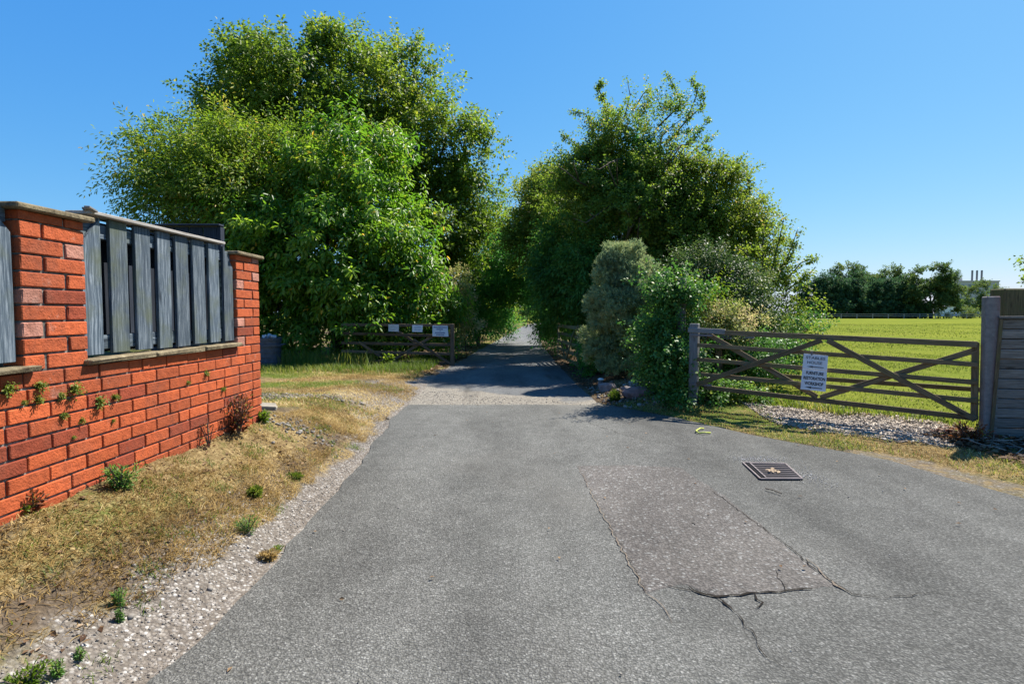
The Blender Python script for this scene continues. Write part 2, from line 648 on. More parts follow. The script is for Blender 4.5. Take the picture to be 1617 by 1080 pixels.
LF['olive'] = leafmat('olive_leaf', [(0, (0.0627, 0.1095, 0.0146)), (0.5, (0.1369, 0.1932, 0.0252)), (0.9, (0.2224, 0.264, 0.0399)), (1, (0.2738, 0.2061, 0.0665))], .5, .52, .25)
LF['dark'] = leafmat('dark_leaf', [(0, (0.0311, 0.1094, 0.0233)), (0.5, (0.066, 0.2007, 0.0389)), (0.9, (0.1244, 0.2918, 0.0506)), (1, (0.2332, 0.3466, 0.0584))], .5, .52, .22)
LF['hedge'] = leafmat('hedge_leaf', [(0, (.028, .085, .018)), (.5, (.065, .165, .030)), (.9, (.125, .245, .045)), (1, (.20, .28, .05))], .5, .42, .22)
LF['holly'] = leafmat('holly_leaf', [(0, (0.0176, 0.0414, 0.0132)), (0.5, (0.044, 0.0862, 0.0264)), (0.9, (0.1155, 0.1667, 0.0396)), (1, (0.187, 0.1955, 0.077))], .50, .30, .22)
LF['ivy'] = leafmat('ivy_leaf', [(0, (0.0316, 0.0949, 0.0193)), (0.5, (0.0719, 0.1725, 0.0331)), (0.9, (0.1581, 0.266, 0.0497)), (1, (0.2875, 0.3162, 0.069))], .48, .36, .26)
LF['conifer'] = leafmat('conifer_needle', [(0, (0.0952, 0.1512, 0.092)), (0.5, (0.252, 0.3192, 0.1495)), (0.9, (0.4256, 0.448, 0.1955)), (1, (0.3136, 0.2464, 0.115))], .7, .25, .12)
LF['bright'] = leafmat('bright_leaf', [(0, (0.063, 0.126, 0.0126)), (0.5, (0.1365, 0.21, 0.021)), (0.9, (0.2205, 0.273, 0.0315)), (1, (0.294, 0.2625, 0.0525))], .5, .52, .25)
LF['pale'] = leafmat('pale_leaf', [(0, (.12, .17, .03)), (.5, (.25, .27, .08)), (.8, (.46, .40, .19)), (1, (.52, .38, .24))], .6, .38, .2)
LF['far'] = leafmat('far_leaf', [(0, (0.0267, 0.0713, 0.0327)), (0.5, (0.0564, 0.1188, 0.0505)), (0.9, (0.104, 0.1708, 0.0594)), (1, (0.1485, 0.193, 0.0594))], .7, .3, .1)
LF['far_oak'] = leafmat('far_oak_leaf', [(0, (0.04, 0.0801, 0.0257)), (0.5, (0.0858, 0.1358, 0.0372)), (0.9, (0.1573, 0.2074, 0.0501)), (1, (0.2145, 0.2145, 0.0572))], .7, .34, .1)
LF['straw'] = leafmat('straw', [(0, (0.09, 0.0531, 0.0179)), (0.35, (0.24, 0.1593, 0.0582)), (0.7, (0.432, 0.3127, 0.1288)), (1, (0.672, 0.5428, 0.2912))], .85, .25, .05)
LF['green_grass'] = leafmat('grass_blade', [(0, (0.0562, 0.102, 0.0132)), (0.5, (0.125, 0.18, 0.0242)), (0.85, (0.2375, 0.252, 0.044)), (1, (0.45, 0.348, 0.132))], .55, .4, .25)
LF['field_grass'] = leafmat('field_blade', [(0, (0.068, 0.0978, 0.0154)), (0.5, (0.1232, 0.1615, 0.022)), (0.85, (0.187, 0.204, 0.0385)), (1, (0.289, 0.2465, 0.121))], .8, .4, .04)
LF['litter'] = leafmat('dead_leaf', [(0, (.060, .032, .018)), (.5, (.14, .085, .045)), (.9, (.26, .17, .09)), (1, (.40, .30, .20))], .8, .15, .15)
LF['red_weed'] = leafmat('dry_red_weed', [(0, (.05, .015, .010)), (.5, (.14, .045, .022)), (.85, (.22, .09, .03)), (1, (.22, .24, .05))], .6, .3, .25)
LF['chips'] = leafmat('wood_chip', [(0, (0.132, 0.102, 0.0782)), (0.5, (0.286, 0.2397, 0.1932)), (0.9, (0.44, 0.3774, 0.3036)), (1, (0.55, 0.4794, 0.3956))], .9, .0, .1)
LF['pebble'] = leafmat('pebble', [(0, (.10, .088, .074)), (.5, (.21, .19, .165)), (.9, (.34, .32, .295)), (1, (.52, .50, .47))], .9, .0, .2)

# ground
m, nt, b = newmat('ground', 1.0, .0)
v = coords(nt, 'World')
za = nd(nt, 'ShaderNodeAttribute', attribute_name='zone')
zs = nt.nodes.new('ShaderNodeSeparateColor')
nt.links.new(za.outputs['Color'], zs.inputs[0])
zb = nd(nt, 'ShaderNodeAttribute', attribute_name='field')
nA = noise(nt, v, 9, 6, .7)
nB = noise(nt, v, 34, 4, .7)
nC = noise(nt, v, 1.3, 4)
straw = ramp(nt, nB, [(.25, (.075, .052, .026)), (.45, (.175, .125, .058)), (.62, (.31, .235, .115)), (.8, (.44, .36, .20))])
straw = mix(nt, ramp(nt, nA, [(.42, g3(0)), (.6, g3(.65))]), straw, (.10, .068, .035))
green = ramp(nt, nB, [(.28, (.045, .060, .016)), (.5, (.095, .125, .026)), (.75, (.17, .185, .05))])
vg = nd(nt, 'ShaderNodeTexVoronoi', {'Scale': 60.0})
nt.links.new(v, vg.inputs['Vector'])
vs_ = nt.nodes.new('ShaderNodeSeparateColor')
nt.links.new(vg.outputs['Color'], vs_.inputs[0])
grav = ramp(nt, vs_.outputs[0], [(0, (.13, .11, .09)), (.5, (.20, .175, .148)), (.85, (.29, .265, .235)), (1, (.44, .42, .39))])
grav = mix(nt, ramp(nt, vg.outputs['Distance'], [(.35, g3(0)), (.65, g3(.7))]), grav, (.11, .095, .08))
soil = ramp(nt, nB, [(.25, (.045, .034, .024)), (.55, (.105, .080, .056)), (.8, (.17, .135, .10))])
fld = ramp(nt, noise(nt, scaled(nt, v, 1, 1, 1), 3.0, 8, .75), [(.25, (.070, .100, .014)), (.45, (.118, .148, .024)), (.6, (.158, .180, .032)), (.8, (.24, .235, .06))])
fld = mix(nt, ramp(nt, noise(nt, v, .12, 5, .6), [(.4, g3(0)), (.68, g3(.45))]), fld, (.225, .225, .035))


def edge(fac, n, soft=.22):
    s_ = mth(nt, 'ADD', fac, mth(nt, 'MULTIPLY', mth(nt, 'SUBTRACT', n, .5), 1.1))
    return ramp(nt, s_, [(.5 - soft, g3(0)), (.5 + soft, g3(1))])


c = mix(nt, edge(zs.outputs[0], nA), straw, green)
c = mix(nt, edge(zs.outputs[2], nA), c, soil)
c = mix(nt, edge(zs.outputs[1], nA), c, grav)
c = mix(nt, zb.outputs['Fac'], c, fld)
set_col(nt, b, c)
bump(nt, b, mth(nt, 'ADD', nB, mth(nt, 'MULTIPLY', vg.outputs['Distance'], -.5)), .8, .02)
M['ground'] = m

# ------------------------------------------------------------------ ground, road, lane
gx = np.concatenate([-np.geomspace(6.2, 900, 46)[::-1], np.arange(-6, 8.01, .06), np.geomspace(8.2, 900, 60)])
gy = np.concatenate([-np.geomspace(.6, 300, 22)[::-1], np.arange(-.4, 14, .06), np.arange(14, 40, .35), np.geomspace(40.5, 1500, 60)])
GX, GY = np.meshgrid(gx, gy)
GZ = terrain(GX, GY)
nx_, ny_ = len(gx), len(gy)
V = np.stack([GX.ravel(), GY.ravel(), GZ.ravel()], 1)
idx = np.arange(nx_ * ny_).reshape(ny_, nx_)
F = np.stack([idx[:-1, :-1].ravel(), idx[:-1, 1:].ravel(), idx[1:, 1:].ravel(), idx[1:, :-1].ravel()], 1)
me = npmesh('ground', V, F, M['ground'], smooth=True)


def zones(x, y):
    dl = np.interp(y, LY, LX) - x
    dr = x - np.interp(y, RY, RX)
    gs = gate_side(x, y)
    w1 = wob2(x, y, .8, 3.0)
    w2 = wob2(x, y, 2.2, 7.0)
    green = np.zeros_like(x)
    grav = np.zeros_like(x)
    soil = np.zeros_like(x)
    # left verge
    gw = np.interp(y, [0, 2, 3, 4.5, 7, 9, 11.5, 13.5], [.52, .48, .36, .28, .26, 1.5, .9, .0])
    L = dl > -.2
    grav = np.where(L, sm(gw + .12, gw - .12, dl + .10 * w2), grav)
    soil = np.where(L, np.maximum(soil, .75 * sm(.28, .0, np.abs(dl - gw - .12)) + .12 * w1), soil)
    soil = np.where(L & (y < 8), np.maximum(soil, .62 * sm(.15, .9, wob2(x, y, 1.9, 17.0))), soil)
    soil = np.where(L & (dl < .10), .75, soil)
    green = np.where(L, .16 + .30 * w1 * (y < 7), green)
    far = sm(6.5, 9.0, y)
    green = np.where(L, green * (1 - far) + far * (.40 + .42 * np.sin(y * 2.6 + .5 * w1) + .18 * w2), green)
    green = np.where(L & (y > 12.6), .65 + .3 * w1, green)
    soil = np.where(L & (y > 14.6), .55 + .4 * w2, soil)
    soil = np.where(L & (y > 15) & (dl < 1.6), .35 + .5 * w1, soil)
    rub = np.exp(-(((x + 3.35) / .55) ** 2 + ((y - 8.15) / .35) ** 2))
    grav = np.where(L, np.maximum(grav, rub), grav)
    green = np.where(x < -2.55, np.where(y < 5.6, .9, green), green)
    # right verge
    Rr = dr > -.2
    green = np.where(Rr, .46 + .30 * w1 + .2 * w2, green)
    soil = np.where(Rr & (dr < .12), .6, soil)
    pav = Rr & (y < 5.9)
    grav = np.where(pav, sm(.50, .34, dr + .06 * w2) * .46, grav)
    soil = np.where(pav & (dr < .4), .45, soil)
    lit = sm(8.6, 9.2, y) * sm(3.6, 2.2, dr)
    soil = np.where(Rr, np.maximum(soil, lit * (.8 + .3 * w2)), soil)
    chips = sm(-.62, -.40, gs) * sm(.55, .2, gs) * sm(3.3, 3.7, x) * sm(6.2, 5.5, x)
    grav = np.where(Rr, np.maximum(grav, chips), grav)
    # open field
    fl = np.maximum(sm(.25, .8, gs) * sm(2.6, 3.4, x) * (dr > 1.2), sm(6.0, 8.5, x) * sm(6, 9, y))
    fl = np.maximum(fl, (np.abs(x) > 40) * 1.0)
    fl = np.maximum(fl, (y > 95) * 1.0)
    return np.clip(green, 0, 1), np.clip(grav, 0, 1), np.clip(soil, 0, 1), np.clip(fl, 0, 1)


zg, zr, zso, zf = zones(GX.ravel(), GY.ravel())
ca = me.attributes.new('zone', 'FLOAT_COLOR', 'POINT')
ca.data.foreach_set('color', np.stack([zg, zr, zso, np.ones_like(zg)], 1).astype(np.float32).ravel())
fa = me.attributes.new('field', 'FLOAT', 'POINT')
fa.data.foreach_set('value', zf.astype(np.float32))
tag(link('ground', me), kind='structure')


def sheet(name, ys, le, re, zfun, mat, cols=28, skirt=0.0):
    ys = np.asarray(ys)
    a, b_ = le(ys), re(ys)
    t = np.linspace(0, 1, cols)
    X = a[:, None] * (1 - t) + b_[:, None] * t
    Y = np.repeat(ys[:, None], cols, 1)
    Z = zfun(X, Y)
    V = np.stack([X.ravel(), Y.ravel(), Z.ravel()], 1)
    n = len(ys)
    ix = np.arange(n * cols).reshape(n, cols)
    F = np.stack([ix[:-1, :-1].ravel(), ix[:-1, 1:].ravel(), ix[1:, 1:].ravel(), ix[1:, :-1].ravel()], 1)
    if skirt:
        k = len(V)
        low = V[ix[-1]].copy()
        low[:, 2] -= skirt
        low[:, 1] += .006
        V = np.concatenate([V, low])
        jx = np.arange(k, k + cols)
        F = np.concatenate([F, np.stack([ix[-1, :-1], ix[-1, 1:], jx[1:], jx[:-1]], 1)])
    return npmesh(name, V, F, mat, smooth=True)


end_wave = .03
apron = sheet('road', np.concatenate([np.arange(-12, 0, .6), np.arange(0, 8.86, .12), [8.89]]), left_edge, right_edge,
              lambda X, Y: .012 + .006 * wob2(X, Y, .8, 4.0), M['asphalt'], 60, .03)
tag(link('road', apron), kind='structure')
lane = sheet('lane', np.concatenate([np.arange(8.6, 30, .3), np.arange(30, 91, 1.5)]), left_edge, right_edge,
             lambda X, Y: -.004 + .004 * wob2(X, Y, .6, 6.0) + .0 * X, M['old_asphalt'], 24)
tag(link('lane', lane), kind='structure')

# repair patch in the road, with its open cracks
pc = [gp(912, 738), gp(1000, 737), gp(1075, 742), gp(1150, 790), gp(1240, 862), gp(1320, 925), gp(1215, 938), gp(1130, 945), gp(1080, 925), gp(1020, 940)]
ring = []
for i, p in enumerate(pc):
    q = pc[(i + 1) % len(pc)]
    for k in range(10):
        t = k / 10
        r_ = p.lerp(q, t)
        ring.append((r_.x + random.uniform(-.012, .012), r_.y + random.uniform(-.012, .012)))
cx_, cy_ = sum(p[0] for p in ring) / len(ring), sum(p[1] for p in ring) / len(ring)
V = []
rings = 9
for j in range(rings + 1):
    s_ = 1 - j / rings * .985
    for (x, y) in ring:
        X, Y = cx_ + (x - cx_) * s_, cy_ + (y - cy_) * s_
        V.append((X, Y, 0))
V = np.array(V)
V[:, 2] = .012 + .006 * wob2(V[:, 0], V[:, 1], .8, 4.0) + .005
V[:len(ring), 2] -= .004
n_ = len(ring)
F = [(j * n_ + i, j * n_ + (i + 1) % n_, (j + 1) * n_ + (i + 1) % n_, (j + 1) * n_ + i) for j in range(rings) for i in range(n_)]
patch = link('road_patch', npmesh('road_patch', V, np.array(F), M['patch'], smooth=True))
tag(patch, kind='structure')


def crack(pts_px, w0, w1, seed, mt='crack'):
    rr = random.Random(seed)
    pts = []
    for (a, b2) in zip(pts_px[:-1], pts_px[1:]):
        A, B = gp(*a), gp(*b2)
        n = max(2, int((B - A).length / .04))
        for i in range(n):
            p = A.lerp(B, i / n)
            pts.append(Vector((p.x + rr.uniform(-.012, .012), p.y + rr.uniform(-.012, .012), 0)))
    pts.append(gp(*pts_px[-1]))
    V, F = [], []
    for i, p in enumerate(pts):
        d = pts[min(i + 1, len(pts) - 1)] - pts[max(i - 1, 0)]
        nrm = Vector((-d.y, d.x, 0)).normalized()
        ww = (w0 + (w1 - w0) * i / len(pts)) * rr.uniform(.45, 1.3)
        if i in (0, len(pts) - 1):
            ww *= .15
        for s_ in (-1, 1):
            q = p + nrm * ww * s_
            V.append((q.x, q.y, 0))
    V = np.array(V)
    V[:, 2] = .012 + .006 * wob2(V[:, 0], V[:, 1], .8, 4.0) + .0072
    F = [(2 * i, 2 * i + 1, 2 * i + 3, 2 * i + 2) for i in range(len(pts) - 1)]
    return npmesh('crack', V, np.array(F), M[mt])


for k_, (pp, a_, b_) in enumerate([
        ([(1085, 930), (1105, 940), (1130, 946), (1180, 941), (1230, 936), (1290, 931)], .010, .004),
        ([(1130, 945), (1145, 957), (1160, 970)], .010, .004),
        ([(1190, 941), (1203, 955), (1192, 965)], .008, .003),
        ([(1120, 775), (1170, 812), (1240, 862), (1320, 925), (1345, 938), (1400, 946)], .002, .004),
        ([(1225, 900), (1232, 920), (1240, 935)], .003, .003),
        ([(1160, 970), (1185, 1000), (1200, 1030), (1240, 1060)], .003, .002),
        ([(960, 825), (1000, 900), (1020, 940)], .001, .002),
        ([(905, 660), (990, 690), (1060, 705), (1130, 715)], .004, .002),
        ([(1040, 925), (1100, 938)], .001, .006),
        ([(1400, 946), (1480, 935), (1560, 955)], .003, .001),
        ]):
    link('crack', crack(pp, a_, b_, k_), patch)

for k_, (pp, a_, b_) in enumerate([([(912, 738), (936, 785), (962, 832), (990, 885), (1018, 938)], .002, .0045), ([(1018, 938), (1045, 960), (1060, 990)], .0035, .001), ([(1270, 880), (1320, 925), (1335, 934)], .002, .009)]):
    link('dusty_seam', crack(pp, a_, b_, 40 + k_, 'seam'), patch)

# ------------------------------------------------------------------ leaf and grass scattering
DIAMOND = (np.array([(0, 0, 0), (.45, -.5, .10), (1, 0, -.06), (.45, .5, .10)]), np.array([(0, 1, 2), (0, 2, 3)]))
OVAL = (np.array([(0, 0, 0), (.28, -.44, .07), (.68, -.42, .04), (1, 0, -.12), (.68, .42, .04), (.28, .44, .07)]), np.array([(0, 1, 2, 3), (0, 3, 4, 5)]))
NEEDLE = (np.array([(0, -.5, 0), (1, 0, 0), (0, .5, 0)]), np.array([(0, 1, 2)]))
BLADE = (np.array([(0, -.5, 0), (0, .5, 0), (.55, .38, .10), (.55, -.38, .10), (1, 0, -.02)]), None)
CHIP = (np.array([(-.5, -.5, -.5), (.5, -.4, -.5), (.5, .5, -.5), (-.4, .5, -.5), (-.5, -.4, .5), (.4, -.5, .5), (.5, .4, .5), (-.5, .5, .5)]),
        np.array([(0, 3, 2, 1), (4, 5, 6, 7), (0, 1, 5, 4), (1, 2, 6, 5), (2, 3, 7, 6), (3, 0, 4, 7)]))


def norm(a):
    return a / np.maximum(np.linalg.norm(a, axis=-1, keepdims=True), 1e-9)


def frames(X, N):
    X = norm(X)
    N = norm(N - X * (N * X).sum(-1, keepdims=True))
    Y = np.cross(N, X)
    return X, Y, N


def scatter(tmpl, pos, X, Y, N, ln, wd, ht=None):
    T, F = tmpl
    if ht is None:
        ht = ln
    V = (pos[:, None, :] + T[None, :, 0:1] * X[:, None, :] * ln[:, None, None] + T[None, :, 1:2] * Y[:, None, :] * wd[:, None, None]
         + T[None, :, 2:3] * N[:, None, :] * ht[:, None, None])
    n, k = len(pos), len(T)
    FF = (F[None] + (np.arange(n) * k)[:, None, None]).reshape(-1, F.shape[1])
    return V.reshape(-1, 3), FF, k


def sprays(P, D, L, k, ll, lw, spread=.65, droop=.25, tint0=None, tvar=.11, up=.6):
    n = len(P)
    D = norm(D)
    ref = np.where(np.abs(D[:, 2:3]) < .9, np.array([[0, 0, 1.0]]), np.array([[1.0, 0, 0]]))
    A = norm(np.cross(D, ref))
    B = np.cross(D, A)
    t = (np.arange(k)[None] + rng.uniform(0, 1, (n, k))) / k
    t = .08 + .92 * t
    ph = np.arange(k)[None] * 2.4 + rng.uniform(0, 6.28, (n, 1)) + rng.normal(0, .35, (n, k))
    LL = (np.ones(n) * L)[:, None]
    side = A[:, None] * np.cos(ph)[..., None] + B[:, None] * np.sin(ph)[..., None]
    pos = P[:, None] + D[:, None] * (LL * t)[..., None] + side * (LL * .10)[..., None]
    pos[..., 2] -= droop * .5 * LL * t * t
    s_ = spread * (1.15 - .5 * t)[..., None]
    X = D[:, None] * (1 - s_) + side * s_ + rng.normal(0, .22, (n, k, 3))
    X[..., 2] -= droop
    N = np.array([.22, .10, up]) + D[:, None] * .35 + rng.normal(0, .42, (n, k, 3))
    X, Y, N = frames(X, N)
    sc = rng.uniform(.7, 1.15, (n, k)) * (1.05 - .25 * t)
    if tint0 is None:
        tint0 = np.full(n, .45)
    ti = tint0[:, None] + rng.normal(0, tvar, (n, k)) + .20 * (t - .40)  # leaves towards the spray tip tinted lighter: highlights painted into the leaf colour
    ti = np.clip(ti, 0.02, .96)
    ti = np.where(rng.uniform(0, 1, (n, k)) < .012, 1.0, ti)
    r3 = lambda a: a.reshape(-1, 3)
    return r3(pos), r3(X), r3(Y), r3(N), (sc * ll).ravel(), (sc * lw).ravel(), ti.ravel()


def lobe(px, py, Y, rx, rz, ry=None):
    c_ = at(px, py, Y)
    a_, b_ = rx / FPX * Y, rz / FPX * Y
    return (c_.x, c_.y, c_.z, a_, ry if ry else (a_ + b_) / 2, b_)


def crown_points(lobes, n, inner=.22, bump_=.20, zmin=.12, back=.5):
    Lb = np.array(lobes)
    area = (Lb[:, 3] * Lb[:, 5] + Lb[:, 3] * Lb[:, 4] + Lb[:, 4] * Lb[:, 5])
    out_p, out_d = [], []
    got = 0
    while got < n:
        m_ = n
        i = rng.choice(len(Lb), m_, p=area / area.sum())
        d = norm(rng.normal(size=(m_, 3)))
        deep = rng.uniform(0, 1, m_) < inner
        r_ = np.where(deep, rng.uniform(.45, .85, m_), 1 - np.abs(rng.normal(0, .09, m_)))
        c_, rad = Lb[i, :3], Lb[i, 3:]
        base = c_ + d * rad
        r_ = r_ * (1 + bump_ * wob(base, 1.1 / max(.6, float(np.mean(rad)) * .6)) + .10 * wob(base, 3.0))
        P = c_ + d * rad * r_[:, None]
        nd_ = norm(d / rad)
        keep = P[:, 2] > zmin
        q = np.linalg.norm((P[:, None] - Lb[None, :, :3]) / Lb[None, :, 3:], axis=2)
        q[np.arange(m_), i] = 9
        keep &= deep | (q.min(1) > .72)
        view = norm(np.array([0, 0, EYE]) - P)
        facing = (nd_ * view).sum(1)
        keep &= (facing > -.25) | (rng.uniform(0, 1, m_) < back)
        out_p.append(P[keep])
        out_d.append(nd_[keep])
        got += keep.sum()
    return np.concatenate(out_p)[:n], np.concatenate(out_d)[:n]


def limb(mb, a, b_, r0, r1, n=5, sides=6, wig=.12, seed=0):
    rr = random.Random(seed)
    a, b_ = Vector(a), Vector(b_)
    L = (b_ - a).length
    pts = [a]
    for i in range(1, n):
        t = i / n
        p = a.lerp(b_, t)
        p += Vector((rr.uniform(-1, 1), rr.uniform(-1, 1), rr.uniform(-.3, .8))) * wig * L * (.5 if i < n - 1 else .3) * .5
        pts.append(p)
    pts.append(b_)
    mb.tube(pts, [r0 + (r1 - r0) * i / n for i in range(n + 1)], sides)
    return pts


def tree(name, label, cat, base, lobes, nspray, k, L, ll, lw, leaf, trunk_r=.15, tmpl=DIAMOND, spread=.65, droop=.25, outw=.75, upw=.35, rnd=.45,
         tint=(.48, .22), group=None, inner=.22, twigs=80, back=.5, bark='bark', crown_name='crown', sprigs=(), zmin=.12, up=.6, bump_=.2, stems=1, solo=0, per=10, clump=.42, shell=False):
    base = Vector(base)
    t = thing(name, label, cat, base, group)
    lobes = [(a[0], a[1], a[2]) + tuple(max(.45 * q, q - (.7 if shell else .48) * L) for q in a[3:]) for a in lobes]
    nc = max(4, int(nspray / per))
    P0, D0 = crown_points(lobes, int(nc * (1.0 if shell else 1.35)), inner, zmin=zmin, back=back, bump_=bump_)
    if not shell:
        ws = .95 / max(.3, float(np.mean([a[3] for a in lobes])))
        g_ = wob(P0 + 31.0, 1.6 * ws) + .6 * wob(P0 + 57.0, 3.4 * ws)
        sel = np.argsort(-(g_ + rng.normal(0, .25, len(P0))))[:nc]
        P0, D0, g_ = P0[sel], D0[sel], g_[sel]
        P0 = P0 + D0 * (np.clip(g_, -.4, 1.2) * .62 * L)[:, None]
        P0[:, 2] = np.maximum(P0[:, 2], zmin)
    nc = len(P0)
    ci = np.concatenate([np.arange(nc), rng.integers(0, nc, nspray - nc)]) if nspray > nc else np.arange(nspray)
    off = rng.normal(0, 1, (len(ci), 3))
    if shell:
        off = norm(off) * rng.uniform(.75, 1.0, (len(ci), 1)) * rng.uniform(.7, 1.3, nc)[ci][:, None]
    else:
        off[:nc] *= .3
    P = P0[ci] + off * L * clump * np.array([1, 1, .62])
    P[:, 2] = np.maximum(P[:, 2], zmin)
    D = norm(D0[ci] * outw + off * (1.6 if shell else .42) + np.array([0, 0, upw]) + rng.normal(0, rnd, P.shape) * .5)
    cti = rng.normal(0, tint[1] * .55, nc)
    ti = np.clip(tint[0] + tint[1] * .5 * wob(P, 1.0 / max(.5, L)) + cti[ci] + rng.normal(0, tint[1] * .25, len(P)), 0, .95)
    Ls = L * rng.uniform(.65, 1.25, len(P))
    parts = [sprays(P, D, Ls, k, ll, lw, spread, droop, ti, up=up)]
    mb = MB()
    Lb = np.array(lobes)
    cen = Lb[:, :3]
    for (pts, kk, dens) in sprigs:
        pts = [Vector(p) for p in pts]
        n = len(pts)
        mb.tube(pts, [(.027 if len(pts) > 3 else .021) * (1 - .75 * i / (n - 1)) for i in range(n)], 5)
        sp, sdv = [], []
        for a, b_ in zip(pts[:-1], pts[1:]):
            for _ in range(int(dens * (1.5 if L < .45 else .7))):
                tt = random.random()
                sp.append(a.lerp(b_, tt))
                dv = (b_ - a).normalized() + Vector((random.gauss(0, .6), random.gauss(0, .6), random.gauss(.1, .5)))
                sdv.append(dv)
        sp, sdv = np.array(sp), np.array(sdv)
        parts.append(sprays(sp, sdv, np.full(len(sp), max(.19, .55 * L)), int(kk * (1.5 if L < .45 else 1.0)), ll, lw, spread, droop, np.full(len(sp), tint[0])))
    arr = [np.concatenate([p[i] for p in parts]) for i in range(7)]
    if solo:
        pos = arr[0]
        near = (pos[:, 1] < np.quantile(pos[:, 1], .16)) & (pos[:, 2] > .5) & (pos[:, 0] / pos[:, 1] > -.43) & (arr[3][:, 1] < .2)
        ix = np.nonzero(near)[0]
        ix = rng.choice(ix, min(solo, len(ix)), replace=False)
        protos = [npmesh('leaf', tmpl[0] * np.array([1.15, lw / ll * 1.15, 1.0]), tmpl[1], LF[leaf], np.full(len(tmpl[0]), v_)) for v_ in (.25, .42, .55, .7)]
        for i in ix:
            mw = Matrix([[float(arr[1][i][r]), float(arr[2][i][r]), float(arr[3][i][r]), float(pos[i][r])] for r in range(3)] + [[0, 0, 0, 1]])
            o_ = link('leaf', protos[int(np.clip(arr[6][i] * 4.2, 0, 3))], t, mw @ Matrix.Scale(float(arr[4][i]), 4))
        sel = np.ones(len(pos), bool)
        sel[ix] = False
        arr = [a_[sel] for a_ in arr]
    V, F, kv = scatter(tmpl, arr[0], arr[1], arr[2], arr[3], arr[4], arr[5])
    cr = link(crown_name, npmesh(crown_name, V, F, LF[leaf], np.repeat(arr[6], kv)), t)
    # trunk, limbs towards the lobes, twigs out to the sprays
    top = Vector(cen[np.argmax(cen[:, 2])])
    mid = Vector((base.x * .6 + cen[:, 0].mean() * .4, base.y * .6 + cen[:, 1].mean() * .4, base.z + (cen[:, 2].mean() - base.z) * .55))
    for s_ in range(stems):
        b0 = base + Vector((random.uniform(-.25, .25), random.uniform(-.2, .2), 0)) * (stems > 1)
        limb(mb, b0 - Vector((0, 0, .15)), mid, trunk_r, trunk_r * .7, 5, 8, .05, s_)
    for i, c_ in enumerate(cen):
        limb(mb, mid, c_, trunk_r * .5, trunk_r * .15, 5, 5, .16, i)
    for i in rng.choice(len(P), min(twigs, len(P)), replace=False):
        j = np.argmin(np.linalg.norm((cen - P[i]), axis=1))
        limb(mb, cen[j], P[i] + D[i] * Ls[i] * .5, trunk_r * .10 + .004, .004, 3, 3, .15, int(i))
    mb.build('trunk', M[bark], t, smooth=True)
    return t


def grass(name, x, y, z, h, wd, leaf, lean=.5, kind='stuff', tint=(.5, .22), label=None, patch=.16):
    n = len(x)
    P = np.stack([x, y, z], 1)
    th = rng.uniform(0, 6.28, n)
    le = np.clip(rng.normal(lean, .22, n), .05, 1.5)
    X = np.stack([np.cos(th) * np.sin(le), np.sin(th) * np.sin(le), np.cos(le)], 1)
    N = np.stack([-np.cos(th) * np.cos(le), -np.sin(th) * np.cos(le), np.sin(le)], 1)
    X, Y, N = frames(X, N)
    T = np.array([(0, -.5, 0), (0, .5, 0), (.6, .35, .06), (.6, -.35, .06), (1, .02, -.10), (1, -.02, -.10)])
    F = np.array([(0, 1, 2, 3), (3, 2, 4, 5)])
    hh = h * rng.uniform(.55, 1.25, n)
    V, FF, k = scatter((T, F), P, X, Y, N, hh, wd * rng.uniform(.7, 1.3, n), hh)
    ti = np.clip(tint[0] + tint[1] * .8 * rng.normal(0, 1, n) + patch * wob2(np.asarray(x), np.asarray(y), 1.4, 11.0) + patch * .7 * wob2(np.asarray(x), np.asarray(y), 4.5, 13.0), 0, 1)
    o = link(name, npmesh(name, V, FF, LF[leaf], np.repeat(ti, k)))
    return tag(o, label, kind=kind)


def keep_mask(n, f):
    return rng.uniform(0, 1, n) < f



# ------------------------------------------------------------------ brick wall with two piers
XW = -2.40
wall = thing('brick_wall', 'orange red brick garden wall with two capped piers along the dry verge', 'wall', (XW, 4.0, .40))
CH = .0834
JT = 1.157
core = MB()
core.box((XW - .112, 3.115, .70), (.20, 4.62, .898))
for (a, b_) in ((.55, .985), (2.80, 3.22), (4.985, 5.425)):
    core.box((XW - .212, (a + b_) / 2, 1.45), (.40, b_ - a - .012, .996))
core.build('mortar', M['mortar'], wall)

bmesh_cache = {}


def brick_mesh(kind):
    if kind not in bmesh_cache:
        ln = {'stretcher': .245, 'header': .118}[kind]
        bmesh_cache[kind] = [MB().box((0, 0, 0), (.11, ln, CH - .011)).mesh('brick', M['brick'], bevel=.0035 + .0012 * i) for i in range(2)]
        for me_ in bmesh_cache[kind]:
            for v_ in me_.vertices:
                v_.co.x += random.uniform(-.0012, .0012)
                v_.co.z += random.uniform(-.0012, .0012)
    return random.choice(bmesh_cache[kind])


def brick(y0, y1, zc, kind, old=0.0, sz=1.0):
    ln = {'stretcher': .245, 'header': .118}[kind]
    o = link('brick', brick_mesh(kind), wall, Matrix.Translation((XW - .055 + random.uniform(-.003, .003), (y0 + y1) / 2, zc)))
    o.scale = (1, (y1 - y0) / ln, sz)
    o.rotation_euler = (random.uniform(-.006, .006), 0, random.uniform(-.010, .010))
    u = random.random()
    if random.random() < old:
        col = (.44, .20, .145)
    elif u < .12:
        col = (.27, .052, .022)
    elif u < .6:
        col = (.385, .080, .025)
    else:
        col = (.44, .090, .027)
    f_ = random.uniform(.72, 1.06)
    o.color = (col[0] * f_, col[1] * f_, col[2] * f_, 1.0 if zc > .95 else .35)
    return o


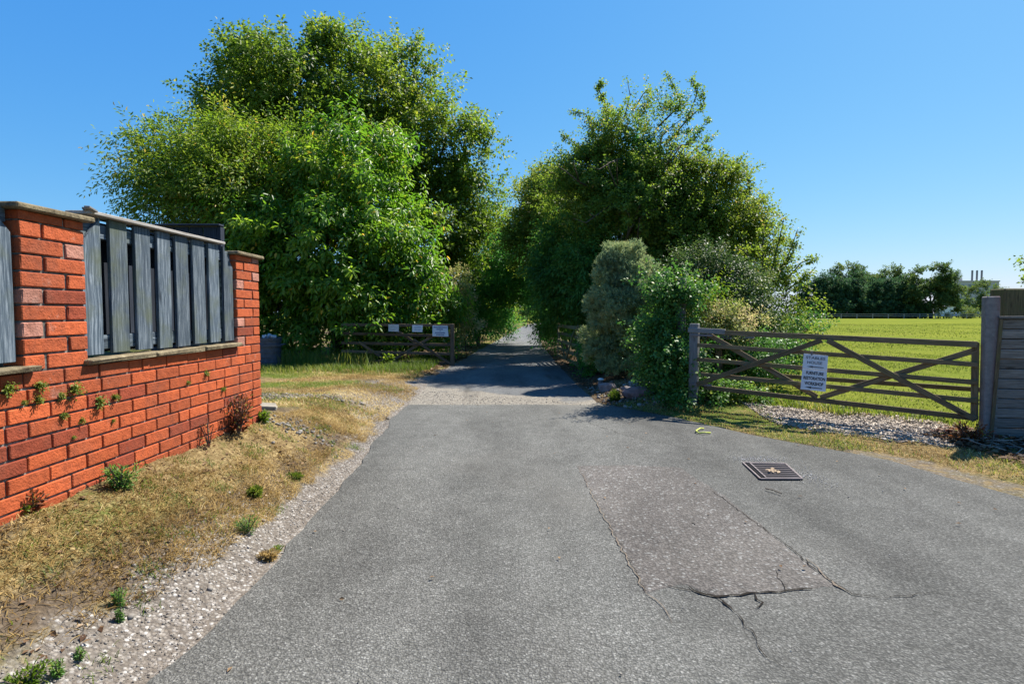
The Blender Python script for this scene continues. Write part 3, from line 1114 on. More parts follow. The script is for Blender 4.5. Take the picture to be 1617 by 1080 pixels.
J = .011
for k_ in range(11):
    zc = JT - CH * (k_ + .5)
    y = .62 + (.128 if k_ % 2 else 0) + random.uniform(-.02, .02)
    if k_ % 2:
        brick(.55, y - J, zc, 'header')
    while y < 5.425:
        ln = .246
        kind = 'stretcher'
        if random.random() < .07:
            ln, kind = .12, 'header'
        e_ = y + ln
        if e_ > 5.36:
            e_ = 5.425
            kind = 'stretcher' if e_ - y > .17 else 'header'
        brick(y, e_, zc, kind, .02)
        y = e_ + J
for (a, b_) in ((.55, .985), (2.80, 3.22), (4.985, 5.425)):
    for k_ in range(10):
        zc = JT + CH * (k_ + .5) if k_ < 9 else JT + CH * 9 + .023
        w_ = b_ - a
        hd = .128 + random.uniform(-.006, .006)
        gap = .016 + random.uniform(0, .010)
        if k_ % 2:
            sz = .60 if k_ == 9 else 1.0
            brick(a, b_ - hd - gap, zc, 'stretcher', .04, sz)
            brick(b_ - hd, b_, zc, 'header', .45, sz)
        else:
            brick(a, a + hd, zc, 'header', .45)
            brick(a + hd + gap, b_, zc, 'stretcher', .04)
    cp = MB().box((0, 0, 0), (.50, b_ - a + .085, .030))
    me = cp.mesh('pier_cap', M['coping'], bevel=.007)
    o = link('pier_cap', me, wall, Matrix.Translation((XW - .21, (a + b_) / 2, JT + CH * 9 + .0625)))
    o.rotation_euler = (random.uniform(-.004, .010), 0, random.uniform(-.02, .02))
for (a, b_, n) in ((.99, 2.865, 3), (3.19, 4.99, 3)):
    for i in range(n):
        y0 = a + (b_ - a) * i / n
        y1 = a + (b_ - a) * (i + 1) / n - .006
        me = MB().box((0, 0, 0), (.14, y1 - y0, .032)).mesh('sill_stone', M['coping'], bevel=.008)
        for v_ in me.vertices:
            if v_.co.x > 0:
                v_.co.x += random.uniform(-.010, .006)
                v_.co.z += random.uniform(-.004, .003)
        # the sills lie between the piers in front of the panels
        o = link('sill_stone', me, wall, Matrix.Translation((XW - .028 + random.uniform(-.004, .004), (y0 + y1) / 2, JT + .0175)))


def slat_fence(label, slats, y0, y1, cap):
    t = thing('fence_panel', label, 'fence panel', (XW - .08, (y0 + y1) / 2, 1.19))
    NX = (1, 0, 0)
    for i, (a, b_, cut) in enumerate(slats):
        zb, zt_ = 1.205 + random.uniform(-.004, .006), 2.008
        o = board('slat', (XW - .035 + random.uniform(-.004, .004), (a + b_) / 2, zb), (XW - .035, (a + b_) / 2, zt_), b_ - a, .022, NX, M['slat'], t, .003)
        if cut:
            for v_ in o.data.vertices:
                if v_.co.x > .3:
                    tt = (v_.co.z / (b_ - a) + .5)
                    v_.co.x -= .17 * (tt if cut > 0 else 1 - tt)
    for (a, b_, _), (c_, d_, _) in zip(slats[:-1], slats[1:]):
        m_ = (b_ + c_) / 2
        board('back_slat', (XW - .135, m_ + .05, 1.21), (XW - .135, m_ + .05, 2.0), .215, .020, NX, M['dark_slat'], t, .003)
    board('rail', (XW - .082, y0 + .012, 1.275), (XW - .082, y1 - .012, 1.275), .085, .068, NX, M['slat'], t, .004)
    board('rail', (XW - .082, y0 + .012, 1.93), (XW - .082, y1 - .012, 1.93), .085, .068, NX, M['slat'], t, .004)
    o = board('cap_rail', (XW - .065, cap[0], 2.022), (XW - .065, cap[1], 2.028), .020, .15, NX, M['cap_wood'], t, .003)
    if cap[2]:
        for dx in (-.03, .012):
            board('splinter', (XW + dx, cap[0] + .03, 2.028), (XW + dx + .02, cap[0] - .05 - dx, 2.040), .012, .03, NX, M['grey_wood'], t, .002)


sp = [(3.230, 3.385, -1), (3.462, 3.618, 0), (3.692, 3.846, 0), (3.922, 4.072, 0), (4.134, 4.292, 0), (4.352, 4.520, 0), (4.580, 4.738, 0), (4.812, 4.972, 1)]
slat_fence('blue grey weathered slatted fence panel between the two brick piers', sp, 3.22, 4.985, (3.27, 4.79, 1))
sp2 = [(2.78 - .205 * i - .165, 2.78 - .205 * i, 1 if i == 0 else 0) for i in range(8)][::-1]
slat_fence('end of a grey slatted fence panel left of the nearest pier', sp2, .99, 2.795, (1.05, 2.58, 0))

# darker panel standing further back behind the wall
t = thing('garden_screen', 'dark stained board screen standing behind the wall under the tree', 'screen', (-3.72, 6.6, .3))
sa, sb = at(232, 357, 6.6), at(343, 356, 6.6)
n_ = 5
for i in range(n_):
    x = sa.x + (sb.x - sa.x) * (i + .5) / n_
    w_ = (sb.x - sa.x) / n_
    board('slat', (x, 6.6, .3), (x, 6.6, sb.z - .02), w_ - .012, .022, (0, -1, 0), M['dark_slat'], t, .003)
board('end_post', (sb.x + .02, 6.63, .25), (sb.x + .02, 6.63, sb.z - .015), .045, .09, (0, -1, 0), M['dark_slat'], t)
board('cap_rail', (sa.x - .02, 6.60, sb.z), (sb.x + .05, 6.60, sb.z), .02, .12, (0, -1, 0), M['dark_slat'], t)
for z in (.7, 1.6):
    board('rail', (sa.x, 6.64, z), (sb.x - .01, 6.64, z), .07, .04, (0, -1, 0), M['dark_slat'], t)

# ------------------------------------------------------------------ paddock gate on the right
gdir = Vector((GB[0] - GA[0], GB[1] - GA[1], 0)).normalized()
gn = Vector((-gdir.y, gdir.x, 0))
if gn.y > 0:
    gn = -gn
c5 = lambda x, y: on_plane(1060 + x / 2.903, 480 + y / 2.903, GA, GB)
gate = thing('field_gate', 'brown timber five bar gate with crossed braces closing off the green paddock', 'gate', (GA[0], GA[1], tz(*GA)))
rails = [((240, 131), (1405, 186), .068), ((120, 188), (1405, 278), .056), ((118, 254), (1405, 360), .056), ((118, 320), (1402, 444), .056), ((150, 381), (1400, 524), .060)]
for (a, b_, w_) in rails:
    board('rail', c5(*a), c5(*b_), w_, .026, gn, M['gate_wood'], gate, .004, rough=.002)
board('heel_rail', c5(78, 119), c5(248, 128), .072, .05, gn, M['grey_wood'], gate, .006)
for (a, b_, s_) in (((120, 368), (690, 166), 1), ((168, 140), (668, 428), -1), ((716, 166), (1392, 528), 1), ((682, 430), (1402, 210), -1)):
    board('brace', c5(*a) + gn * .027 * s_, c5(*b_) + gn * .027 * s_, .066, .024, gn, M['gate_wood'], gate, .004)
board('latch_stile', c5(1396, 176) - gn * .030, c5(1390, 532) - gn * .030, .07, .03, gn, M['gate_wood'], gate, .004)
hp = c5(103, 90)
t = thing('gate_post', 'short grey timber post hinging the paddock gate beside the ivy', 'post', (hp.x, hp.y, tz(hp.x, hp.y)))
hp2 = Vector((hp.x, hp.y, 0)) - gn * .045
board('post', (hp2.x, hp2.y, -.1), (hp2.x, hp2.y, hp.z), .125, .11, gn, M['grey_wood'], t, .01)
for z in (.42, 1.13):
    board('hinge', (hp.x - .05, hp.y - .01, z), (hp.x + .22, hp.y - .16, z), .03, .008, gn, M['iron'], t, .001)

# latch post
pa = on_plane(1557, 468, (5.0, 6.44), (6.0, 6.3))
t = thing('gate_post', 'tall reddish grey painted post at the latch end of the paddock gate', 'post', (5.36, 6.36, tz(5.36, 6.36)))
m_ = MB().box((0, 0, 0), (.132, .12, pa.z + .25)).mesh('post', M['post_paint'], bevel=.012)
o = link('post', m_, t, Matrix.Translation((5.365, 6.38, (pa.z - .25) / 2)) @ Matrix.Rotation(R(-14), 4, 'Z') @ Matrix.Rotation(R(-.9), 4, 'Y'))

# sign hung on the gate
GN3 = gn * .046
sc = [c5(610, 226) + GN3, c5(721, 236) + GN3, c5(709, 400) + GN3, c5(595, 388) + GN3]
sign = thing('gate_sign', 'white two panel sign with black lettering and arrows hung on the paddock gate', 'sign', sc[3])


def quad_pt(q, u, v):
    return q[0].lerp(q[1], u).lerp(q[3].lerp(q[2], u), v)


def slab(name, q, th, mat, parent, nrm):
    V = [p + nrm * th for p in q] + [p for p in q]
    mb = MB().add(V, [(0, 3, 2, 1), (4, 5, 6, 7), (0, 1, 5, 4), (1, 2, 6, 5), (2, 3, 7, 6), (3, 0, 4, 7)])
    me = mb.mesh(name, mat)
    bm = bmesh.new()
    bm.from_mesh(me)
    bmesh.ops.recalc_face_normals(bm, faces=bm.faces)
    bm.to_mesh(me)
    bm.free()
    return link(name, me, parent)


q_up = [sc[0], sc[1], quad_pt(sc, 1, .41), quad_pt(sc, 0, .41)]
q_lo = [quad_pt(sc, 0, .42), quad_pt(sc, 1, .42), sc[2], sc[3]]
up_p = slab('upper_panel', q_up, .005, M['sign'], sign, gn)
lo_p = slab('lower_panel', q_lo, .006, M['sign'], sign, gn)
m_ = MB().box(sc[0].lerp(sc[1], .33) + Vector((0, 0, .012)), (.02, .02, .05)).build('hook', M['iron'], sign)


def lettering(txt, q, u0, u1, v0, v1, mat, parent, bold=.0):
    cu = bpy.data.curves.new('lettering', 'FONT')
    cu.body = txt
    cu.size = 1
    cu.offset = bold
    cu.materials.append(mat)
    tmp = bpy.data.objects.new('lettering', cu)
    C.objects.link(tmp)
    dg = bpy.context.evaluated_depsgraph_get()
    me = bpy.data.meshes.new_from_object(tmp.evaluated_get(dg))
    bpy.data.objects.remove(tmp)
    bpy.data.curves.remove(cu)
    xs = [v.co.x for v in me.vertices]
    ys = [v.co.y for v in me.vertices]
    x0, x1, y0, y1 = min(xs), max(xs), min(ys), max(ys)
    for v in me.vertices:
        u = u0 + (v.co.x - x0) / (x1 - x0) * (u1 - u0)
        vv = v1 + (v.co.y - y0) / (y1 - y0) * (v0 - v1)
        v.co = quad_pt(q, u, vv) + gn * .0085
    me.materials.clear()
    me.materials.append(mat)
    return link('lettering', me, parent)


def arrow(q, v, mat, parent):
    mb = MB()
    P = [(.16, v), (.42, v - .028), (.42, v - .010), (.86, v - .011), (.86, v + .011), (.42, v + .010), (.42, v + .028)]
    mb.add([quad_pt(q, *p) + gn * .0085 for p in P], [(0, 6, 5, 4, 3, 2, 1)])
    return mb.build('arrow', mat, parent)


lettering('STABLES', sc, .11, .90, .06, .135, M['grey_ink'], up_p, .012)
lettering('HOUSE', sc, .18, .79, .19, .265, M['grey_ink'], up_p, .012)
arrow(sc, .345, M['grey_ink'], up_p)
lettering('FURNITURE', sc, .17, .88, .475, .565, M['black'], lo_p, .03)
lettering('RESTORATION', sc, .08, .95, .620, .710, M['black'], lo_p, .03)
lettering('WORKSHOP', sc, .14, .89, .765, .860, M['black'], lo_p, .03)
arrow(sc, .925, M['black'], lo_p)

# rails of an older fence just behind the gate
OA, OB = (GA[0] + .75, GA[1] + .9), (GB[0] + .65, GB[1] + .85)
c6 = lambda x, y: on_plane(1060 + x / 2.903, 480 + y / 2.903, OA, OB)
p1_, p2_ = c6(225, 140), c6(1180, 160)
t = thing('paddock_fence', 'old post and rail fence half hidden just behind the paddock gate', 'fence', (p1_.x, p1_.y, tz(p1_.x, p1_.y)))
board('rail', c6(470, 328), c6(1460, 396), .06, .03, gn, M['gate_wood'], t)
board('rail', c6(20, 155), c6(380, 149), .07, .035, gn, M['grey_wood'], t)
board('fence_post', (p1_.x, p1_.y + .04, -.1), (p1_.x, p1_.y + .04, p1_.z), .10, .09, gn, M['gate_wood'], t, .008)

# ------------------------------------------------------------------ board fence at the right
FA, FB = (5.47, 6.30), (7.6, 5.72)
fdir = Vector((FB[0] - FA[0], FB[1] - FA[1], 0)).normalized()
fn = Vector((fdir.y, -fdir.x, 0))
t = thing('board_fence', 'grey horizontal board fence panel leaning behind the tall gate post', 'fence', (6.4, 6.05, .05))
nb = 12
top_l = on_plane(1577, 504, FA, FB)
bot_l = on_plane(1561, 690, FA, FB)
hgt = (top_l.z - bot_l.z) / nb
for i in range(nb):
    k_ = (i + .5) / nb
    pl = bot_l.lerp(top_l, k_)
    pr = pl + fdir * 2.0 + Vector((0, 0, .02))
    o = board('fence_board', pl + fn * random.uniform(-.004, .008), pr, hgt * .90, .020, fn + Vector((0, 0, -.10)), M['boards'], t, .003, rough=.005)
    board('joint_shade_strip', pl - fn * .03 + Vector((0, 0, hgt * .5)), pr - fn * .03 + Vector((0, 0, hgt * .5)), hgt * .5, .016, fn, M['gate_dark'], t, .002)  # dark strip added behind each joint, imitating the shadow line between boards
board('gravel_board', bot_l + fdir * .03 + Vector((0, 0, -.07)), bot_l + fdir * 2.0 + Vector((0, 0, -.07)), .11, .04, fn, M['mossy'], t)
board('cap_rail', top_l - fdir * .01 + Vector((0, 0, .018)) + fn * .01, top_l + fdir * 2.0 + Vector((0, 0, .04)) + fn * .01, .03, .06, fn, M['boards'], t)
board('edge_batten', bot_l + fdir * .012 + fn * .026, top_l + fdir * .012 + fn * .026, .035, .02, fn, M['gate_wood'], t)
q_ = at(1587, 453, 6.75)
t = thing('timber_post', 'thick mossy brown timber post rising behind the grey board fence', 'post', (q_.x + .16, 6.85, 0))
m_ = MB().box((0, 0, 0), (1.72 + .2, .22, .32)).mesh('post', M['mossy'], bevel=.015)
link('post', m_, t, Matrix.Translation((q_.x + .16, 6.86, q_.z / 2 - .1)) @ Matrix.Rotation(R(-90), 4, 'Y'))

# ------------------------------------------------------------------ gate on the left, with three notices
LA, LB = (-1.66, 15.69), (-4.6, 15.0)
c4 = lambda x, y: on_plane(560 + x / 9.512, 500 + y / 9.512, LA, LB)
ldir = Vector((LA[0] - LB[0], LA[1] - LB[1], 0)).normalized()
ln_ = Vector((ldir.y, -ldir.x, 0))
lg = thing('field_gate', 'dark timber five bar gate with three notices standing open under the laurel', 'gate', (-1.66, 15.69, 0))
for (a, b_) in (((-200, 120), (1450, 135)), ((-200, 250), (1450, 292)), ((-200, 392), (1450, 425)), ((-200, 520), (1450, 560)), ((-200, 660), (1450, 700))):
    board('rail', c4(*a), c4(*b_), .075, .03, ln_, M['gate_dark'], lg, .005)
for (a, b_, s_) in (((1440, 712), (880, 340), 1), ((560, 660), (1180, 290), -1), ((470, 650), (60, 380), 1), ((520, 140), (960, 420), -1)):
    board('brace', c4(*a) + ln_ * .03 * s_, c4(*b_) + ln_ * .03 * s_, .07, .026, ln_, M['gate_dark'], lg, .005)
pt_ = c4(1465, 110)
board('stile', (pt_.x, pt_.y, -.06), (pt_.x, pt_.y, pt_.z), .105, .09, ln_, M['gate_dark'], lg, .008)


def notice(label, q, mat, ink, lines):
    q = [c4(*p) + ln_ * .065 for p in q]
    t = thing('notice', label, 'notice', q[3])
    bd = slab('board', q, .006, mat, t, ln_)
    for (u0, u1, v0, v1) in lines:
        mb = MB()
        u = u0
        rr = random.Random(int(u0 * 1000 + v0 * 77))
        while u < u1:
            du = rr.uniform(.02, .05)
            vv0 = v0 + rr.uniform(0, .02)
            mb.add([quad_pt(q, u, vv0) + ln_ * .008, quad_pt(q, min(u + du, u1), vv0) + ln_ * .008,
                    quad_pt(q, min(u + du, u1), v1) + ln_ * .008, quad_pt(q, u, v1) + ln_ * .008], [(0, 3, 2, 1)])
            u += du + rr.uniform(.012, .022)
        mb.build('print', ink, bd)


notice('faded grey notice at the leafy end of the dark gate', [(505, 116), (665, 118), (662, 225), (508, 220)], M['sign_dim'], M['grey_ink'],
       [(.25, .5, .3, .36), (.55, .8, .45, .5), (.2, .7, .7, .76)])
notice('small pale blue notice in the middle of the dark gate top', [(862, 126), (1020, 128), (1014, 230), (862, 226)], M['sign'], M['blue_ink'],
       [(.2, .85, .2, .27), (.15, .9, .42, .5), (.2, .8, .66, .74)])
notice('largest white notice with five printed lines next to the gate end post', [(1166, 132), (1392, 136), (1406, 298), (1164, 292)], M['sign'], M['blue_ink'],
       [(.07, .93, .10, .22), (.27, .68, .28, .40), (.46, .54, .45, .53), (.17, .80, .60, .72), (.23, .74, .79, .90)])

# ------------------------------------------------------------------ pale gate folded back beside the lane
WA, WB = (1.36, 17.0), (1.58, 13.9)
c7 = lambda x, y: on_plane(860 + x / 10.8, 500 + y / 10.8, WA, WB)
wg = thing('field_gate', 'pale timber gate folded back into the hedge on the far right of the lane', 'gate', (1.5, 16.5, tz(1.5, 16.5)))
wd_ = Vector((WB[0] - WA[0], WB[1] - WA[1], 0)).normalized()
wnn = Vector((wd_.y, -wd_.x, 0))
if wnn.x > 0:
    wnn = -wnn
pA = on_plane(883, 512, WA, WB)
pB = Vector((WB[0], WB[1], pA.z))
for zz in (1.08, .86, .64, .42, .2):
    board('rail', (WA[0], WA[1], zz), (WB[0], WB[1], zz), .085, .03, wnn, M['gate_pale'], wg, .005)
mid_ = Vector(((WA[0] + WB[0]) / 2, (WA[1] + WB[1]) / 2, 0))
for (a, za_, b_, zb_, s_) in ((.02, 1.08, .52, .2, 1), (.98, 1.08, .54, .2, 1)):
    A_ = Vector(WA).lerp(Vector(WB), a)
    B_ = Vector(WA).lerp(Vector(WB), b_)
    board('brace', (A_.x + wnn.x * .03, A_.y, za_), (B_.x + wnn.x * .03, B_.y, zb_), .08, .026, wnn, M['gate_pale'], wg, .005)
for q_ in (WA, WB):
    board('stile', (q_[0] - wnn.x * .03, q_[1], .12), (q_[0] - wnn.x * .03, q_[1], 1.15), .09, .03, wnn, M['gate_pale'], wg, .005)

# ------------------------------------------------------------------ drain grate
gc = [gp(1173, 734), gp(1201, 760), gp(1267, 760), gp(1240, 735.6)]
dr_ = thing('drain_grate', 'rusty cast iron drain grate set in the road with leaves on it', 'drain', ((gc[0].x + gc[2].x) / 2, (gc[0].y + gc[2].y) / 2, .015))


def gq(u, v, z=.026):
    p = gc[0].lerp(gc[1], u).lerp(gc[3].lerp(gc[2], u), v)
    return Vector((p.x, p.y, z))


mb = MB()
mb.add([gq(0, 0, .0225), gq(1, 0, .0225), gq(1, 1, .0225), gq(0, 1, .0225)], [(0, 1, 2, 3)])
mb.build('pit', M['pit'], dr_)
for (a, b_) in (((0, 0), (1, 0)), ((1, 0), (1, 1)), ((1, 1), (0, 1)), ((0, 1), (0, 0))):
    board('frame_bar', gq(*a, .024), gq(*b_, .024), .017, .010, (0, 0, 1), M['iron'], dr_, .002)
for i in range(8):
    u = .07 + .86 * i / 7
    board('bar', gq(u, .15, .026), gq(u, .97, .026), .011, .008, (0, 0, 1), M['iron'], dr_, .002)
for v_ in (.15,):
    board('cross_bar', gq(.04, v_, .027), gq(.96, v_, .027), .014, .009, (0, 0, 1), M['iron'], dr_, .002)
board('side_slot', gq(.05, .075, .0262), gq(.95, .075, .0262), .02, .006, (0, 0, 1), M['pit'], dr_, .001)

# curled plastic strap
sp_ = []
q = [gp(1122, 687), gp(1112, 688), gp(1104, 687.5), gp(1099, 685.5), gp(1100, 683), gp(1106, 681), gp(1111, 680)]
for i, p in enumerate(q):
    sp_.append((p.x, p.y, .028 + .012 * (i % 2)))
o = MB().tube(sp_, .009, 6).build('plastic_strap', M['strap'], None, smooth=True)
tag(o, 'curled yellow green plastic strap lying on the tarmac', 'strap')

# ------------------------------------------------------------------ dustbin and rubbish in it
bp = gp(430, 577, .10)
bx, by = bp.x, bp.y - .1
bz = tz(bx, by)
bin_ = thing('dustbin', 'blue black plastic dustbin full to the brim under the laurel', 'dustbin', (bx, by, bz))
body_ = MB().lathe([(.0, .0), (.22, .0), (.235, .03), (.262, .55), (.30, .56), (.305, .62), (.262, .63), (.268, .70), (.285, .71), (.29, .78), (.272, .785), (.262, .73), (0, .70)], 28, (bx, by, bz)).build('body', M['bin'], bin_, smooth=False)
bin_b = body_
for s_ in (-1, 1):
    MB().tube([(bx + s_ * .29, by - .07, bz + .60), (bx + s_ * .37, by - .05, bz + .62), (bx + s_ * .37, by + .05, bz + .62), (bx + s_ * .29, by + .07, bz + .60)], .018, 6).build('handle', M['bin'], bin_b)
for k_ in range(3):
    MB().lathe([(.245 + .01 * k_, .16 + .13 * k_), (.256 + .01 * k_, .165 + .13 * k_), (.256 + .01 * k_, .185 + .13 * k_), (.246 + .01 * k_, .19 + .13 * k_)], 28, (bx, by, bz)).build('rib', M['bin'], bin_b)


def rock_mesh(name, rad, mat, seed, sub=2, squash=(1, 1, 1), amp=.28):
    bm = bmesh.new()
    bmesh.ops.create_icosphere(bm, subdivisions=sub, radius=1)
    V = np.array([v.co[:] for v in bm.verts])
    w_ = wob(V + seed * 7.3, .8) * amp + wob(V + seed * 3.1, 2.2) * amp * .35
    for v, k_ in zip(bm.verts, w_):
        v.co = Vector((v.co.x * squash[0], v.co.y * squash[1], v.co.z * squash[2])) * (1 + k_) * rad
    me = bpy.data.meshes.new(name)
    bm.to_mesh(me)
    bm.free()
    me.materials.append(mat)
    return me


mb = MB()
for i in range(26):
    a, r_ = random.uniform(0, 6.28), random.uniform(0, .22)
    s_ = random.uniform(.03, .075)
    mb.box((bx + r_ * math.cos(a), by + r_ * math.sin(a), bz + .75 + random.uniform(-.03, .09)), (s_ * 1.6, s_, s_ * .8),
           Matrix.Rotation(random.uniform(0, 3), 3, (random.random(), random.random(), .3)))
o = mb.build('rubbish_heap', M['rubbish'], None, bevel=.006)
tag(o, 'heap of pale grey rubble filling the dustbin', 'rubbish')

# ------------------------------------------------------------------ rocks, slab, marker at the verges
for (px, py, r_, mt, lab, sq) in (
        (962, 616, .15, 'stone', 'blue grey rounded rock on the lane corner below the conifer', (1.2, .8, .8)),
        (1010, 629, .17, 'red_stone', 'broad reddish rock beside the ivy on the right verge', (1.7, .8, .65)),
        (990, 622, .09, 'stone', 'small grey stone between the two verge rocks', (1.3, .9, .7)),
        (932, 592, .05, 'slabm', 'little pale stone lying in the leaf litter', (1.2, 1, .8))):
    p = gp(px, py, .06)
    z = tz(p.x, p.y)
    o = link('rock', rock_mesh('rock', r_, M[mt], px, 2, sq), None, Matrix.Translation((p.x, p.y, z + r_ * .28)))
    tag(o, lab, 'rock')
p = gp(948, 608, .05)
mk = thing('marker_stub', 'small white topped marker stub standing in the litter by the lane', 'marker', (p.x, p.y, tz(p.x, p.y)))
z0 = tz(p.x, p.y)
MB().tube([(p.x, p.y, z0 - .04), (p.x + .01, p.y, z0 + .12)], [.055, .045], 8).build('stub', M['stone'], mk)
MB().tube([(p.x + .01, p.y, z0 + .12), (p.x + .01, p.y, z0 + .135), (p.x + .012, p.y, z0 + .155)], [.06, .062, .03], 8).build('cap', M['white_wall'], mk)
p = on_plane(428, 652, (-4, 6.35), (4, 6.35))
o = link('slab', MB().box((0, 0, 0), (.40, .30, .05)).mesh('slab', M['slabm'], bevel=.012), None,
         Matrix.Translation((-2.86, 6.35, tz(-2.86, 6.35) + .04)) @ Matrix.Rotation(R(18), 4, 'Z') @ Matrix.Rotation(R(6), 4, 'Y'))
for v_ in o.data.vertices:
    v_.co.x += random.uniform(-.015, .015)
    v_.co.y += random.uniform(-.015, .015)
tag(o, 'broken concrete slab lying by the far end of the brick wall', 'slab')

# ------------------------------------------------------------------ far side of the field
ft = thing('rail_fence', 'long low two rail fence along the far edge of the green field', 'fence', (85, 141, 0))
FX0, FX1, FYy = 62.0, 124.0, 141.0
n_ = 17
pm = MB().box((0, 0, .62), (.14, .14, 1.24)).mesh('fence_post', M['rail_far'])
for i in range(n_):
    link('fence_post', pm, ft, Matrix.Translation((FX0 + (FX1 - FX0) * i / (n_ - 1), FYy, 0)))
for z in (1.12, .66):
    MB().box(((FX0 + FX1) / 2, FYy - .09, z), (FX1 - FX0, .05, .12)).build('rail', M['rail_far'], ft)

# tower block far beyond
TY = 300
t0_, t1_ = at(1513, 445, TY), at(1578, 445, TY)
tb = thing('tower_block', 'pale grey flat roofed block with three flues far beyond the field', 'building', ((t0_.x + t1_.x) / 2, TY + 8, 0))
MB().box(((t0_.x + t1_.x) / 2, TY + 8, t0_.z / 2), (t1_.x - t0_.x, 16, t0_.z)).build('wall', M['tower'], tb)
MB().box(((t0_.x + t1_.x) / 2, TY + 8, t0_.z + .3), (t1_.x - t0_.x + .5, 16.5, .6)).build('parapet', M['tower'], tb)
MB().box((t0_.x + 4.5, TY + 7, t0_.z + 1.3), (3.2, 4, 1.4)).build('plant_room', M['tower'], tb)
for px in (1535.5, 1543, 1550.5):
    q = at(px, 427, TY + 6)
    MB().tube([(q.x, TY + 6, t0_.z + .4), (q.x, TY + 6, q.z)], .45, 10).build('flue', M['metal_grey'], tb)
for i in range(5):
    x = t0_.x + 2 + i * (t1_.x - t0_.x - 4) / 4
    for z in (4, 8, 12, 15.5):
        MB().box((x, TY - .03, z), (2.2, .1, 1.3)).build('window', M['tower_dark'], tb)
q = at(1511, 484, 235)
hb = thing('cottage', 'small white gabled building glimpsed beside the far trees', 'building', (q.x, 240, 0))
MB().box((q.x, 240, 2), (4.5, 8, 4)).build('wall', M['white_wall'], hb)
MB().add([(q.x - 2.5, 235.7, 4.01), (q.x + 2.5, 235.7, 4.01), (q.x, 235.7, 6), (q.x - 2.5, 244.3, 4.01), (q.x + 2.5, 244.3, 4.01), (q.x, 244.3, 6)],
         [(0, 1, 2), (3, 5, 4), (0, 2, 5, 3), (1, 4, 5, 2), (0, 3, 4, 1)]).build('roof', M['roof_grey'], hb)


def car(px, py, Y, rz, paint, label, tall=1.5):
    p = at(px, py, Y)
    t = thing('parked_car', label, 'car', (p.x, Y, 0), 'cars parked beyond the field')
    Mx = Matrix.Translation((p.x, Y, 0)) @ Matrix.Rotation(rz, 4, 'Z')
    prof = [(-2.05, .35), (-2.1, .75), (-1.95, .95), (-1.1, 1.0), (1.3, .98), (2.0, .9), (2.1, .6), (2.05, .35)]
    cab = [(-1.75, .99), (-1.35, tall - .06), (-.9, tall), (.3, tall), (.7, tall - .08), (1.35, 1.0)]

    def ext(pr, wdt, nar):
        n = len(pr)
        V = [(x, -wdt, z) for x, z in pr] + [(x, wdt, z) for x, z in pr]
        if nar:
            zt_ = max(z for _, z in pr)
            zb = min(z for _, z in pr)
            V = [(x, y * (1 - nar * (z - zb) / (zt_ - zb)), z) for x, y, z in V]
        return MB().add([Mx @ Vector(q_) for q_ in V], [tuple(range(n)), tuple(range(2 * n - 1, n - 1, -1))] + [(i, i + n, (i + 1) % n + n, (i + 1) % n) for i in range(n)])

    ext(prof, .86, 0).build('body', M[paint], t, bevel=.03)
    ext(cab, .80, .16).build('cabin', M['car_glass'], t, bevel=.02)
    ext([(-1.3, tall - .05), (-.9, tall + .02), (.3, tall + .02), (.66, tall - .06)], .70, 0).build('roof', M[paint], t)
    for x in (-1.35, 1.35):
        for y in (-.8, .8):
            MB().tube([Mx @ Vector((x, y - .1, .32)), Mx @ Vector((x, y + .1, .32))], .32, 14).build('wheel', M['tyre'], t)


car(1450, 492, 152, R(12), 'car_white', 'white car parked in front of the dark conifer row', 1.75)
car(1512, 492, 175, R(30), 'car_blue', 'blue car parked near the small white gabled building', 1.45)
car(1577, 494, 130, R(-20), 'car_silver', 'silver blue car seen just right of the tall gate post', 1.5)

# ------------------------------------------------------------------ trees and shrubs, left
tree('oak_tree', 'tallest tree, broad rounded oak behind the laurel on the left', 'tree', (-6.2, 24.5, 0),
     [lobe(*a) for a in ((470, 140, 24, 75, 65), (400, 165, 24, 52, 55), (540, 130, 25, 72, 68), (600, 160, 24, 52, 58), (490, 92, 24, 40, 34), (425, 100, 24.5, 36, 38),
                         (550, 92, 24.5, 36, 34), (640, 215, 24, 72, 75), (695, 250, 24, 55, 62), (735, 245, 24.5, 30, 40), (560, 240, 23, 90, 80), (430, 250, 24, 80, 70),
                         (690, 340, 24, 66, 66), (738, 320, 25, 38, 52), (725, 415, 25, 40, 55), (365, 200, 24.5, 48, 48), (358, 140, 24.5, 40, 42), (340, 195, 24.5, 40, 40), (640, 130, 25, 30, 44), (520, 92, 24.5, 34, 28), (650, 450, 25, 55, 55))],
     7600, 16, .62, .180, .110, 'oak', .34, tint=(.46, .26), twigs=160, spread=.75, back=.35, bump_=.30, per=17, clump=.62, inner=.3,
     sprigs=[([at(490, 90, 24), at(494, 55, 24), at(492, 30, 24)], 8, 14), ([at(450, 95, 24), at(448, 60, 24), at(444, 42, 24)], 8, 12),
             ([at(650, 150, 24), at(655, 110, 24), at(657, 80, 24)], 8, 12), ([at(740, 230, 24), at(762, 212, 24), at(770, 240, 24)], 8, 12),
             ([at(370, 160, 24), at(352, 118, 24), at(346, 100, 24)], 8, 12), ([at(365, 195, 24), at(335, 170, 24), at(318, 178, 24)], 8, 12)])
